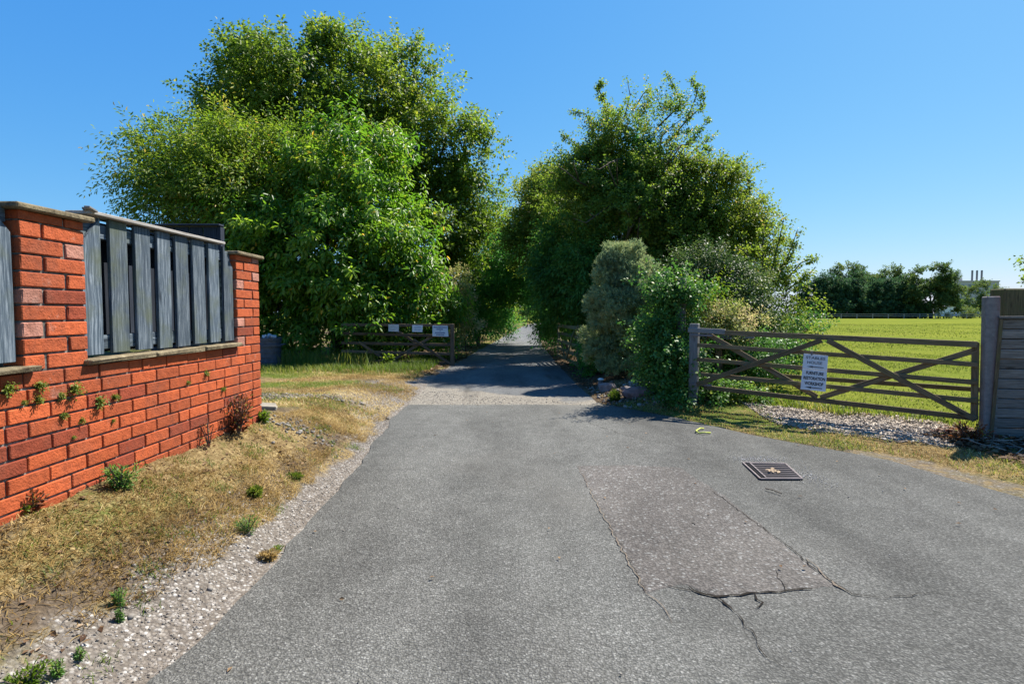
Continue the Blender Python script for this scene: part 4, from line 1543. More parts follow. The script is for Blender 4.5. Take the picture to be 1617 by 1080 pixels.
laurel = tree('laurel_tree', 'huge glossy laurel bush with big drooping leaves behind the wall', 'shrub', (-5.6, 18.2, 0),
              [lobe(*a) for a in ((500, 300, 17.6, 88, 78), (590, 310, 17.6, 76, 76), (620, 385, 17.2, 82, 76), (655, 445, 17.3, 52, 62, 1.0), (520, 400, 16.8, 98, 88), (420, 400, 16.9, 84, 84),
                                  (440, 485, 16.7, 76, 50), (540, 480, 16.6, 84, 56), (622, 490, 17.2, 66, 38, .9), (682, 490, 17.8, 30, 44, .8), (550, 410, 18.6, 90, 90), (460, 420, 18.4, 80, 80), (345, 430, 17.4, 70, 70), (560, 235, 18, 60, 40), (430, 520, 17.3, 70, 36),
                                  (530, 520, 17.0, 66, 40), (600, 535, 18.0, 60, 30, .9), (655, 520, 18.4, 50, 36, .8), (560, 508, 16.0, 46, 42, .8), (600, 488, 16.1, 40, 26, .7), (360, 520, 17.8, 60, 40))],
              5000, 12, .46, .215, .076, 'laurel', .20, OVAL, .80, .50, tint=(.45, .20), twigs=90, stems=3, back=.35, up=.75, bump_=.26, solo=295, per=8, clump=.56, inner=.34)
tree('walnut_tree', 'spreading tree with long drooping leaf sprays between fence panel and laurel', 'tree', (-9.3, 18.8, 0),
     [lobe(*a) for a in ((300, 285, 17.6, 60, 52), (258, 305, 17.6, 38, 36), (335, 240, 18, 60, 42), (405, 255, 18, 75, 48), (340, 335, 17.5, 80, 60), (262, 262, 18, 36, 32), (300, 230, 18.6, 44, 34), (240, 275, 17.8, 34, 34),
                         (470, 225, 18.2, 60, 36), (400, 320, 17.3, 70, 60), (265, 350, 17.8, 60, 40))],
     3400, 15, .85, .150, .048, 'walnut', .18, OVAL, .55, .35, tint=(.52, .22), twigs=140, back=.4, upw=.15,
     sprigs=[([at(250, 300, 17.6), at(215, 285, 17.6), at(190, 275, 17.6)], 9, 12), ([at(250, 325, 17.6), at(218, 325, 17.6), at(193, 322, 17.6)], 9, 12),
             ([at(260, 260, 17.8), at(235, 238, 17.8), at(218, 236, 17.8)], 9, 12), ([at(270, 240, 17.8), at(250, 210, 17.8), at(246, 200, 17.8)], 9, 10)])
tree('lane_tree', 'bright green tree closing the left side of the lane beyond the gate', 'tree', (-2.0, 31, 0),
     [lobe(*a) for a in ((770, 390, 30, 40, 55), (790, 350, 31, 26, 40), (745, 440, 29, 40, 50), (782, 445, 32, 32, 42), (800, 400, 34, 22, 40))],
     1700, 13, .7, .16, .10, 'bright', .2, tint=(.40, .26), twigs=50, back=.5)
tree('lane_shrub', 'dark glossy shrub at the left lane edge beyond the gate', 'shrub', (-1.5, 25, 0),
     [lobe(*a) for a in ((765, 485, 25, 30, 30), (748, 505, 24.5, 26, 22), (785, 500, 27, 20, 24), (728, 470, 25, 22, 30))], 1100, 12, .5, .13, .07, 'dark', .1, tint=(.45, .2), twigs=30)
tree('flowering_shrub', 'pale cream leaved shrub just right of the notice gate post', 'shrub', (-1.45, 18.2, 0),
     [lobe(*a) for a in ((727, 478, 18.2, 11, 22), (730, 508, 18, 12, 22), (724, 450, 18.3, 10, 18))], 330, 11, .32, .10, .055, 'pale', .018, tint=(.55, .22), twigs=24)
tree('lane_shrub', 'sunlit yellow green hedge shrub deep in the lane tunnel on the left', 'shrub', (-.2, 43, 0),
     [lobe(*a) for a in ((792, 480, 42, 16, 28), (798, 492, 46, 9, 20), (780, 492, 40, 14, 20), (798, 462, 44, 14, 18))], 800, 11, .6, .18, .11, 'bright', .1, tint=(.62, .22), twigs=20)
tree('lane_tree', 'distant tree glimpsed at the end of the lane tunnel', 'tree', (2.2, 88, 0),
     [lobe(*a) for a in ((830, 480, 86, 22, 24), (848, 470, 88, 24, 30), (815, 468, 88, 20, 26), (835, 500, 84, 24, 12))], 800, 10, 1.0, .34, .2, 'far_oak', .2, tint=(.55, .22), twigs=20)

# ------------------------------------------------------------------ trees and shrubs, right
HS = [([at(1040, 200, 15.5), at(1075, 165, 15.5), at(1066, 140, 15.5), at(1054, 118, 15.5)], 6, 8), ([at(1050, 230, 15.5), at(1085, 190, 15.5), at(1100, 150, 15.5), at(1094, 125, 15.5)], 6, 9),
      ([at(1085, 190, 15.5), at(1112, 165, 15.5), at(1110, 140, 15.5)], 6, 7), ([at(1060, 260, 15.5), at(1095, 215, 15.5), at(1122, 185, 15.5)], 6, 9), ([at(1060, 262, 15.5), at(1100, 235, 15.5), at(1128, 212, 15.5)], 6, 9),
      ([at(940, 220, 15.5), at(925, 180, 15.5), at(897, 174, 15.5)], 6, 8), ([at(960, 200, 15.5), at(955, 160, 15.5), at(944, 140, 15.5), at(950, 135, 15.5)], 6, 10),
      ([at(985, 190, 15.5), at(995, 150, 15.5), at(990, 125, 15.5)], 2, 2), ([at(1000, 175, 15.5), at(1015, 150, 15.5), at(1026, 138, 15.5)], 2, 2), ([at(930, 250, 15.5), at(905, 225, 15.5), at(890, 215, 15.5)], 6, 8),
      ([at(920, 280, 15.5), at(890, 250, 15.5), at(876, 232, 15.5)], 3, 4), ([at(1075, 270, 15.0), at(1110, 240, 15.0), at(1118, 235, 15.0)], 6, 8)]
for q in (((990, 300), (962, 326), (925, 352), (905, 345)), ((1000, 330), (975, 300), (960, 262), (948, 258)), ((985, 250), (968, 255), (946, 268), (930, 262)),
          ((1000, 420), (990, 380), (994, 340), (986, 330)), ((1000, 425), (1006, 380), (1010, 345), (1022, 335)), ((985, 430), (978, 400), (982, 370), (976, 362)),
          ((940, 300), (915, 288), (892, 270), (880, 262)), ((1030, 280), (1052, 262), (1062, 240), (1075, 232))):
    HS.append(([at(q[0][0], q[0][1], 15.0), at(q[1][0], q[1][1], 14.2), at(q[2][0], q[2][1], 13.8), at(q[3][0], q[3][1], 13.8)], 2, 1))
    HS.append(([at(q[1][0], q[1][1], 14.2), at(q[2][0] + 14, q[2][1] - 10, 13.8), at(q[3][0] + 26, q[3][1] - 8, 13.7)], 2, 1))
tree('hawthorn_tree', 'tall ragged hawthorn clad in ivy with bare twigs at its top', 'tree', (3.7, 16.1, .1),
     [lobe(*a) for a in ((1000, 225, 15.5, 66, 58), (965, 205, 15.5, 34, 40), (1045, 215, 15.5, 40, 48), (1010, 300, 15.4, 84, 74), (930, 265, 15.7, 40, 50), (1070, 305, 15.3, 50, 55), (1000, 380, 15.5, 78, 66),
                         (905, 320, 16.0, 40, 55), (950, 380, 15.5, 60, 60), (1010, 440, 15.5, 60, 60))],
     6800, 15, .34, .080, .056, 'hawthorn', .16, tint=(.44, .26), twigs=130, stems=3, back=.4, bump_=.36, per=16, clump=.62, sprigs=HS)
tree('ivy_growth', 'dark ivy thickly covering the stems inside the ragged hawthorn', 'ivy', (3.5, 15.8, .1),
     [lobe(*a) for a in ((1000, 250, 15.3, 34, 40), (1005, 310, 15.2, 44, 46), (985, 370, 15.1, 46, 44), (1030, 400, 15.1, 40, 50), (970, 430, 15.1, 44, 40), (1040, 460, 15.0, 40, 40))],
     2400, 13, .26, .075, .062, 'dark', .06, spread=.8, droop=.4, tint=(.42, .24), twigs=30, back=.3)
tree('hawthorn_tree', 'olive leaved hawthorn between the ragged hawthorn and the thin young tree', 'tree', (5.1, 15.1, .1),
     [lobe(*a) for a in ((1110, 320, 15.1, 56, 48), (1150, 340, 15.1, 42, 48), (1085, 370, 14.7, 60, 50), (1140, 395, 14.7, 58, 50), (1175, 375, 15.1, 30, 48), (1180, 430, 14.9, 36, 48), (1120, 440, 14.7, 50, 44), (1110, 285, 15.3, 30, 26))],
     4600, 14, .34, .082, .056, 'olive', .12, tint=(.46, .24), twigs=100, stems=2, back=.45, bump_=.36, per=16, clump=.62,
     sprigs=[([at(1145, 320, 15.0), at(1158, 280, 15.0), at(1165, 255, 15.0)], 6, 12), ([at(1160, 330, 15.0), at(1182, 300, 15.0), at(1184, 280, 15.0)], 6, 10), ([at(1170, 350, 15.0), at(1195, 320, 15.0), at(1206, 312, 15.0)], 6, 9)])
tree('hedge_tree', 'olive green tree leaning over the lane left of the ragged hawthorn', 'tree', (2.2, 21, .1),
     [lobe(*a) for a in ((880, 300, 20, 36, 40), (858, 340, 21, 34, 40), (845, 380, 21, 32, 44), (890, 350, 19, 40, 44), (835, 330, 22, 20, 30))],
     3000, 14, .48, .11, .075, 'olive', .14, tint=(.56, .24), twigs=70, stems=2, back=.5,
     sprigs=[([at(850, 320, 21), at(838, 300, 21), at(832, 284, 21)], 7, 10), ([at(850, 300, 21), at(846, 285, 21), at(842, 280, 21)], 6, 8)])
tree('canopy_tree', 'dark tree whose branches arch over the lane and shade it', 'tree', (2.9, 26, .1),
     [lobe(*a) for a in ((830, 430, 25, 36, 34), (800, 420, 27, 26, 40), (858, 420, 24, 44, 42), (880, 470, 22.5, 32, 50), (880, 510, 25, 22, 34), (822, 440, 25, 34, 24), (796, 446, 27, 26, 24), (815, 456, 26, 30, 20), (815, 395, 26, 30, 30))],
     3200, 13, .55, .13, .08, 'dark', .2, tint=(.42, .22), twigs=60, back=.6, zmin=.2)
tree('tall_hedge', 'dark green drooping hedge along the right edge of the lane', 'hedge', (2.6, 15.5, .1),
     [lobe(*a) for a in ((900, 420, 16, 46, 66), (888, 475, 18.6, 30, 62, .7), (952, 490, 15.4, 34, 58), (882, 500, 18.8, 20, 32), (948, 545, 15.8, 22, 40), (940, 440, 14.8, 40, 60), (956, 545, 13.8, 26, 40), (880, 490, 20, 16, 50), (922, 462, 15.5, 30, 30))],
     4600, 13, .45, .150, .044, 'hedge', .09, spread=.6, droop=.55, tint=(.50, .22), twigs=70, stems=3, back=.5, zmin=.16)
tree('holly_shrub', 'dark small leaved evergreen shrub behind the cream flowering shrub', 'shrub', (4.1, 11.4, .1),
     [lobe(*a) for a in ((1125, 445, 11.6, 44, 38), (1085, 440, 11.8, 36, 42), (1150, 470, 11.4, 52, 46), (1100, 480, 11.6, 44, 40), (1180, 490, 11.5, 32, 44), (1060, 470, 12, 40, 50), (1160, 540, 11.2, 70, 40), (1212, 540, 11.6, 36, 30))],
     3200, 13, .30, .062, .042, 'holly', .07, tint=(.48, .30), twigs=70, stems=2, back=.5)
tree('young_tree', 'thin wispy young tree standing against the sky at the field edge', 'tree', (5.2, 12.4, .1),
     [lobe(*a) for a in ((1215, 440, 12.4, 28, 44), (1240, 470, 12.4, 30, 34), (1225, 510, 12.2, 38, 32), (1258, 480, 12.4, 18, 26))],
     400, 12, .34, .074, .050, 'olive', .05, tint=(.46, .24), twigs=70, back=.7,
     sprigs=[([at(1215, 440, 12.4), at(1228, 390, 12.4), at(1238, 345, 12.4)], 6, 12), ([at(1225, 450, 12.4), at(1248, 395, 12.4), at(1260, 362, 12.4)], 5, 10),
             ([at(1235, 450, 12.4), at(1265, 415, 12.4), at(1285, 408, 12.4)], 5, 10), ([at(1240, 460, 12.4), at(1268, 440, 12.4), at(1278, 432, 12.4)], 5, 9),
             ([at(1205, 430, 12.4), at(1205, 380, 12.4), at(1208, 355, 12.4)], 5, 8), ([at(1225, 430, 12.4), at(1246, 410, 12.4), at(1254, 390, 12.4)], 5, 8)])
tree('flowering_shrub', 'cream and pink flower headed shrub rising over the paddock gate', 'shrub', (3.2, 9.5, .1),
     [lobe(*a) for a in ((1120, 492, 9.5, 26, 18), (1155, 503, 9.4, 30, 16), (1098, 505, 9.6, 20, 18), (1130, 520, 9.4, 34, 24))], 640, 12, .20, .050, .032, 'pale', .03, tint=(.56, .34), twigs=36)
tree('fern_clump', 'bright green fern fronds beside the ivy covered post', 'fern', (2.9, 9.6, .5),
     [lobe(*a) for a in ((1095, 470, 9.6, 12, 26), (1110, 478, 9.6, 14, 14))], 46, 30, .42, .075, .020, 'bright', .02, spread=.8, droop=.15, tint=(.42, .12), upw=.8, twigs=20, bark='twig')
tree('bramble', 'low bramble thicket in shade behind the bars of the paddock gate', 'bramble', (3.4, 9.2, .1),
     [lobe(*a) for a in ((1130, 560, 9.4, 44, 26), (1190, 570, 9.4, 46, 26), (1240, 560, 9.8, 36, 26), (1275, 520, 11, 20, 16))], 900, 12, .26, .062, .042, 'ivy', .03, tint=(.42, .2), twigs=40)
tree('ivy_column', 'mass of ivy swallowing the old post left of the paddock gate', 'ivy', (2.45, 9.35, .1),
     [lobe(*a) for a in ((1058, 470, 9.2, 30, 32), (1054, 530, 9.2, 28, 50), (1062, 590, 9.1, 30, 44), (1042, 600, 9.3, 18, 34), (1075, 625, 9.0, 26, 20), (1088, 460, 9.1, 12, 18), (1074, 575, 8.6, 20, 56), (1088, 636, 8.15, 34, 18), (1062, 452, 9.0, 24, 18))],
     2100, 12, .22, .058, .050, 'ivy', .05, spread=.8, droop=.4, tint=(.44, .24), twigs=40, zmin=.1, bump_=.34, per=14, clump=.7)
ip = at(1077, 440, 9.0)
t = thing('ivy_post', 'grey round timber post rising out of the ivy', 'post', (ip.x, ip.y, 0))
MB().tube([(ip.x - .02, ip.y, -.1), (ip.x, ip.y, ip.z - .01), (ip.x, ip.y, ip.z)], [.085, .075, .06], 10).build('post', M['grey_wood'], t, smooth=True)
tree('ground_ivy', 'ivy creeping over the ground at the foot of the paddock gate', 'ivy', (2.75, 8.0, .1),
     [lobe(*a) for a in ((1085, 622, 8.4, 24, 12), (1110, 625, 8.3, 34, 8), (1150, 625, 8.4, 34, 6), (1190, 632, 8.3, 30, 5))], 520, 10, .14, .050, .044, 'ivy', .012, spread=.8, tint=(.56, .22), twigs=10, zmin=.06)
# blue green conifer: dense needle sprays in cushions
tree('dwarf_conifer', 'blue green cushiony dwarf conifer with a bare reddish stem', 'conifer', (2.36, 11.6, .1),
     [lobe(*a) for a in ((976, 382, 11.6, 12, 14), (984, 402, 11.6, 26, 20), (966, 426, 11.5, 30, 20), (1000, 432, 11.5, 32, 22), (956, 455, 11.4, 28, 24), (992, 462, 11.3, 42, 26), (1018, 455, 11.6, 24, 20),
                         (948, 490, 11.5, 24, 24), (972, 500, 11.3, 42, 26), (1008, 495, 11.5, 32, 26), (944, 530, 11.6, 20, 24), (940, 556, 11.7, 14, 16), (962, 545, 11.4, 30, 20), (985, 576, 11.2, 34, 16), (1004, 540, 11.5, 26, 22))],
     8200, 20, .12, .050, .018, 'conifer', .055, NEEDLE, .50, -.10, outw=.45, upw=.5, tint=(.50, .30), twigs=20, bark='conifer_bark', back=.3, crown_name='foliage', bump_=.06, per=60, clump=1.30, shell=True, inner=.04)
tree('undergrowth_shrub', 'dark leafy undergrowth filling the gap below the dwarf conifer', 'shrub', (2.5, 12.6, .1),
     [lobe(*a) for a in ((962, 560, 12.6, 36, 34), (946, 575, 12.8, 20, 24), (1000, 560, 12.6, 30, 34))], 800, 12, .28, .075, .045, 'dark', .03, tint=(.45, .2), twigs=20)
tree('bright_shrub', 'patch of lighter green leaves caught by sun under the dwarf conifer', 'shrub', (2.2, 11.5, .1),
     [lobe(*a) for a in ((968, 540, 11.35, 14, 12), (960, 556, 11.35, 12, 10))], 90, 10, .2, .075, .05, 'bright', .02, tint=(.3, .15), twigs=8)
tree('edge_tree', 'twig of a tree reaching in above the mossy post at the photo edge', 'tree', (9.3, 9.4, .1),
     [lobe(*a) for a in ((1720, 420, 9.4, 40, 40), (1715, 470, 9.4, 40, 30))], 420, 12, .3, .07, .05, 'olive', .07, twigs=40,
     sprigs=[([at(1690, 450, 9.4), at(1640, 440, 9.4), at(1612, 446, 9.4)], 4, 4), ([at(1670, 420, 9.4), at(1635, 415, 9.4), at(1614, 408, 9.4)], 4, 4)])

# ------------------------------------------------------------------ far trees
FT = 'trees on the far side of the field'
for i, px in enumerate((1276, 1300, 1324, 1348, 1372, 1396, 1420)):
    lab = ('leftmost dark conifer of the far row', 'second dark conifer from the left in the far row', 'third dark conifer from the left in the far row', 'middle dark conifer of the far row',
           'third dark conifer from the right in the far row', 'second dark conifer from the right in the far row', 'rightmost dark conifer of the far row')[i]
    x = at(px, 500, 150).x
    h_ = random.uniform(-4, 5)
    tree('conifer_tree', lab + ', beyond the green field', 'tree', (x, 150, 0),
         [lobe(px, 482, 150, 17, 19, 3.4), lobe(px + 11, 490, 152, 14, 12, 3), lobe(px + random.uniform(-2, 2), 462 + h_ * .5, 150, 13, 16, 2.6), lobe(px, 449 + h_, 150, 9, 11, 2)], 620, 14, 1.3, .62, .36, 'far', .25, tint=(.42, .24), group=FT, twigs=10, zmin=.3, back=.4)
for (px, py, rx, rz, lab) in ((1342, 444, 32, 22, 'round crowned tree showing above the left half of the far conifer row'), (1402, 442, 32, 22, 'round crowned tree showing above the right half of the far conifer row')):
    x = at(px, 500, 160).x
    tree('broadleaf_tree', lab, 'tree', (x, 160, 0), [lobe(px, py, 160, rx * .7, rz, 4), lobe(px - rx * .5, py + 5, 160, rx * .55, rz * .75, 3), lobe(px + rx * .5, py + 6, 160, rx * .55, rz * .75, 3), lobe(px, py + 22, 160, rx, 20, 4)],
         900, 13, 1.3, .62, .42, 'far_oak', .4, tint=(.45, .25), group=FT, twigs=14, back=.4)
x = at(1470, 500, 148).x
tree('broadleaf_tree', 'biggest far tree, standing right of the conifer row by the gap', 'tree', (x, 148, 0),
     [lobe(1470, 438, 148, 24, 22, 4), lobe(1448, 452, 148, 20, 18, 3), lobe(1492, 450, 148, 18, 20, 3), lobe(1462, 472, 148, 34, 22, 5), lobe(1487, 480, 148, 18, 16, 3), lobe(1440, 484, 148, 18, 14, 3)],
     1500, 14, 1.3, .58, .40, 'far_oak', .5, tint=(.42, .26), group=FT, twigs=20, back=.4)
x = at(1552, 500, 165).x
tree('broadleaf_tree', 'rounded tree in front of the far grey tower block', 'tree', (x, 165, 0),
     [lobe(1555, 466, 165, 24, 18, 4), lobe(1536, 478, 165, 18, 16, 3), lobe(1572, 476, 165, 18, 16, 3), lobe(1552, 488, 165, 30, 12, 4)], 620, 12, 1.2, .5, .33, 'far_oak', .4, tint=(.55, .24), group=FT, twigs=14, back=.4)
tree('far_bush', 'low bush at the far fence beside the tree gap', 'bush', (at(1520, 500, 145).x, 145, 0), [lobe(1518, 494, 145, 14, 6, 2), lobe(1535, 495, 145, 12, 5, 2)], 160, 10, .8, .4, .26, 'far_oak', .1, tint=(.65, .2), twigs=6, zmin=.1)
# ------------------------------------------------------------------ grasses, litter, stones underfoot
def pts(n, x0, x1, y0, y1):
    return rng.uniform(x0, x1, n), rng.uniform(y0, y1, n)


def dlf(x, y):
    return np.interp(y, LY, LX) - x


# dry straw on the left verge
x, y = pts(95000, -2.46, -1.5, .8, 7.2)
d_ = dlf(x, y)
gw = np.interp(y, [0, 2, 3, 4.5, 7], [.52, .48, .36, .28, .26])
k = (d_ > gw - .05 + .10 * wob2(x, y, 2.2, 7.0)) & ((x > -2.385) | (y > 5.5)) & (wob2(x, y, 3.0, 8.0) + .5 * wob2(x, y, .9, 21.0) > rng.uniform(-1.35, .55, len(x)))
x, y = x[k], y[k]
grass('dry_grass', x, y, terrain(x, y) - .002, .062, .0038, 'straw', 1.25, tint=(.48, .24))
x, y = pts(60000, -4.6, -1.7, 6.6, 14)
k = (dlf(x, y) > .35 + .3 * wob2(x, y, 1.1, 2.0)) & (wob2(x, y, 1.6, 8.0) > rng.uniform(-.9, .9, len(x)))
x, y = x[k], y[k]
grass('dry_grass', x, y, terrain(x, y) - .002, .075, .006, 'straw', 1.15, tint=(.52, .24))
# greener turf tufts within it
x, y = pts(60000, -6.5, -1.6, 6.8, 14.6)
gband = np.sin(y * 2.6 + .5 * wob2(x, y, .8, 3.0)) + .4 * wob2(x, y, 2.2, 7)
k = (dlf(x, y) > .3) & (gband > rng.uniform(-.2, 1.2, len(x)))
x, y = x[k], y[k]
grass('turf_grass', x, y, terrain(x, y), .05, .006, 'green_grass', .7, tint=(.52, .22))
cx_ = rng.uniform(-2.35, -1.62, 90)
cy_ = rng.uniform(1.6, 7.0, 90)
x = (cx_[:, None] + rng.normal(0, .035, (90, 34))).ravel()
y = (cy_[:, None] + rng.normal(0, .045, (90, 34))).ravel()
grass('turf_grass', x, y, terrain(x, y), .042, .0045, 'green_grass', .8, tint=(.38, .2))
# taller shaded grass in front of the laurel and round the bin
x, y = pts(42000, -9.5, -1.9, 12.6, 16.6)
dens = sm(12.4, 14.2, y) * sm(17.5, 15.8, y)
k = (dlf(x, y) > .35) & (rng.uniform(0, 1, len(x)) < dens) & (wob2(x, y, 1.2, 1.5) > rng.uniform(-1.4, .6, len(x)))
x, y = x[k], y[k]
grass('long_grass', x, y, terrain(x, y), .17, .010, 'green_grass', .45, tint=(.40, .22))
x, y = pts(2600, -8.5, -3.6, 14.4, 16.0)
grass('long_grass', x, y, terrain(x, y), .42, .012, 'green_grass', .3, tint=(.45, .22))
# right verge
x, y = pts(60000, 1.6, 5.9, 4.2, 9.0)
dr = x - np.interp(y, RY, RX)
gs = gate_side(x, y)
bare = sm(-.62, -.40, gs) * sm(.55, .2, gs) * sm(3.3, 3.7, x)
w_ = wob2(x, y, 1.8, 8.0)
k = (dr > np.where(y < 5.9, .42, .04)) & (gs < .6) & (bare < .4) & (w_ > rng.uniform(-1.0, .8, len(x)))
x, y, w_ = x[k], y[k], w_[k]
g_ = rng.uniform(0, 1, len(x)) < np.clip(.42 + .5 * wob2(x, y, 1.1, 4.0), .05, .95)
grass('verge_grass', x[g_], y[g_], terrain(x[g_], y[g_]), .055, .0055, 'green_grass', .7, tint=(.60, .22))
grass('dry_grass', x[~g_], y[~g_], terrain(x[~g_], y[~g_]), .06, .005, 'straw', 1.1, tint=(.55, .22))
# field
x, y = pts(150000, 2.8, 26, 6.6, 26)
gs = gate_side(x, y)
k = (gs > .42) & (x > 2.8 + .05 * y) & (x < y * 1.0 + 1.5) & (rng.uniform(0, 1, len(x)) < np.clip(13 / np.maximum(y, 1), 0, 1)) & (wob2(x, y, .9, 2.0) > rng.uniform(-1.6, .6, len(x)))
x, y = x[k], y[k]
grass('field_grass', x, y, terrain(x, y), .052, .012, 'field_grass', .75, tint=(.5, .24))
x, y = pts(60000, 5, 70, 22, 75)
k = (x > .3 * y - 1) & (x < y * .95) & (wob2(x, y, .35, 2.0) > rng.uniform(-1.2, .9, len(x)))
x, y = x[k], y[k]
grass('field_grass', x, y, terrain(x, y), .075, .05, 'field_grass', .8, tint=(.5, .26))
x, y = pts(16000, 2.9, 6.2, 6.4, 10)
gs = gate_side(x, y)
k = (gs > .42) & (gs < 1.1) & (rng.uniform(0, 1, len(x)) < sm(1.2, .5, gs)) & (wob2(x, y, 1.4, 5.0) > rng.uniform(-1.2, .8, len(x)))
x, y = x[k], y[k]
grass('long_grass', x, y, terrain(x, y), .13, .011, 'green_grass', .6, tint=(.42, .2))
# lane side leaf litter
def litter(name, x, y, size, leaf, tint, lift=.006):
    n = len(x)
    P = np.stack([x, y, terrain(x, y) + lift], 1)
    th = rng.uniform(0, 6.28, n)
    X = np.stack([np.cos(th), np.sin(th), rng.normal(0, .25, n)], 1)
    N = np.array([0, 0, 1.0]) + rng.normal(0, .35, (n, 3))
    X, Y, N = frames(X, N)
    s_ = size * rng.uniform(.5, 1.3, n)
    V, F, kv = scatter(DIAMOND, P, X, Y, N, s_, s_ * .55)
    ti = np.clip(rng.normal(tint, .22, n), 0, 1)
    return tag(link(name, npmesh(name, V, F, LF[leaf], np.repeat(ti, kv))), kind='stuff')


x, y = pts(14000, 1.2, 4.2, 8.6, 20)
dr = x - np.interp(y, RY, RX)
k = (dr > .02) & (dr < 2.4) & (rng.uniform(0, 1, len(x)) < .35 + .5 * sm(1.4, .2, dr))
litter('leaf_litter', x[k], y[k], .060, 'litter', .42)
x, y = pts(9000, -4.5, -1.4, 14.5, 34)
k = (dlf(x, y) > 0) & (dlf(x, y) < 2.2)
litter('leaf_litter', x[k], y[k], .085, 'litter', .62)
x, y = pts(2600, -4.8, -1.9, 13.2, 15.6)
litter('leaf_litter', x, y, .08, 'litter', .62)
x, y = pts(1500, -2.42, -1.5, 1.5, 8)
k = dlf(x, y) > .3
litter('leaf_litter', x[k], y[k], .035, 'litter', .5)
# rough dark rubbish of leaves and twigs under the board fence
x, y = pts(3000, 4.75, 7.2, 5.1, 6.5)
k = (x - np.interp(y, RY, RX) > .9) & (rng.uniform(0, 1, len(x)) < .9)
litter('leaf_litter', x[k], y[k], .075, 'litter', .30, .03)
x, y = pts(320, 4.85, 5.5, 6.05, 6.6)
litter('leaf_litter', x, y, .06, 'red_weed', .55, .05)
n = 220
x, y = pts(n, 4.9, 7.0, 5.3, 6.3)
th = rng.uniform(0, 6.28, n)
X = np.stack([np.cos(th), np.sin(th), rng.uniform(-.1, .35, n)], 1)
X, Y, N = frames(X, np.array([0, 0, 1.0]) + rng.normal(0, .2, (n, 3)))
V, F, kv = scatter(CHIP, np.stack([x, y, terrain(x, y) + .05], 1), X, Y, N, rng.uniform(.12, .4, n), np.full(n, .008), np.full(n, .008))
tag(link('twig_litter', npmesh('twig_litter', V, F, LF['chips'], np.repeat(rng.uniform(0, .7, n), kv))), kind='stuff')
# wood chips spread before the gate
x, y = pts(15000, 3.0, 5.6, 6.0, 8.9)
gs = gate_side(x, y)
k = (gs > -.66 + .1 * wob2(x, y, 3, 1)) & (gs < .5 + .1 * wob2(x, y, 2, 6)) & (x > 3.35) & (x < 5.5)
x, y = x[k], y[k]
n = len(x)
th = rng.uniform(0, 6.28, n)
X = np.stack([np.cos(th), np.sin(th), rng.normal(0, .35, n)], 1)
X, Y, N = frames(X, np.array([0, 0, 1.0]) + rng.normal(0, .4, (n, 3)))
V, F, kv = scatter(CHIP, np.stack([x, y, terrain(x, y) + .008], 1), X, Y, N, rng.uniform(.02, .065, n), rng.uniform(.010, .024, n), rng.uniform(.004, .010, n))
tag(link('wood_chips', npmesh('wood_chips', V, F, LF['chips'], np.repeat(np.clip(rng.normal(.55, .25, n), 0, 1), kv))), kind='stuff')


# loose stones along the road edge and on the gravelly strip
def stones(name, x, y, z, smin, smax, leaf='pebble', tint=.5):
    n = len(x)
    th = rng.uniform(0, 6.28, n)
    X = np.stack([np.cos(th), np.sin(th), rng.normal(0, .3, n)], 1)
    X, Y, N = frames(X, np.array([0, 0, 1.0]) + rng.normal(0, .3, (n, 3)))
    s_ = smin + (smax - smin) * rng.uniform(0, 1, n) ** 3
    V, F, kv = scatter(CHIP, np.stack([x, y, z], 1), X, Y, N, s_, s_ * rng.uniform(.6, .95, n), s_ * rng.uniform(.35, .7, n))
    ti = np.clip(rng.normal(tint, .24, n), 0, 1)
    return tag(link(name, npmesh(name, V, F, LF[leaf], np.repeat(ti, kv))), kind='stuff')


y = 1.4 + 6.4 * rng.uniform(0, 1, 7000) ** 1.5
gw = np.interp(y, [0, 2, 3, 4.5, 7], [.52, .48, .36, .28, .26])
x = np.interp(y, LY, LX) - rng.uniform(-.02, 1.0, len(y)) * gw
stones('gravel', x, y, terrain(x, y) + .002, .0025, .011, tint=.46)
x, y = pts(7000, -3.6, 1.4, 8.92, 12.4)
k = (y < 9.75 - .55 * x + .4 * wob2(x, y, 1, 3)) & (dlf(x, y) < 1.3)
x, y = x[k], y[k]
stones('gravel', x, y, np.maximum(terrain(x, y), -.002) + .003, .005, .017, tint=.48)
n = 1100
x = rng.normal(-3.2, .42, n)
y = rng.normal(8.1, .16, n)
stones('rubble', x, y, terrain(x, y) + .01, .015, .055, tint=.22)
n = 900
a_ = gp(1200, 729)
x, y = rng.normal(a_.x - .02, .14, n), rng.normal(a_.y + .04, .07, n)
stones('grit', x, y, np.full(n, .016), .003, .008, tint=.92)
n = 400
a_ = gp(1285, 758)
x, y = rng.normal(a_.x, .06, n), rng.normal(a_.y + .05, .16, n)
stones('grit', x, y, np.full(n, .016), .003, .008, tint=.9)
n = 160
x = rng.normal(-2.15, .16, n)
y = rng.normal(5.75, .22, n)
stones('rubble', x, y, terrain(x, y) + .006, .012, .045, tint=.32)
x, y = pts(46, -2.2, -1.5, 1.8, 7)
stones('rubble', x, y, terrain(x, y) + .004, .012, .034, tint=.6)
x, y = pts(420, 1.4, 2.9, 8.5, 11)
k = (x - np.interp(y, RY, RX) > .05) & (x - np.interp(y, RY, RX) < 1.0)
stones('rubble', x[k], y[k], terrain(x[k], y[k]) + .01, .02, .08, tint=.35)


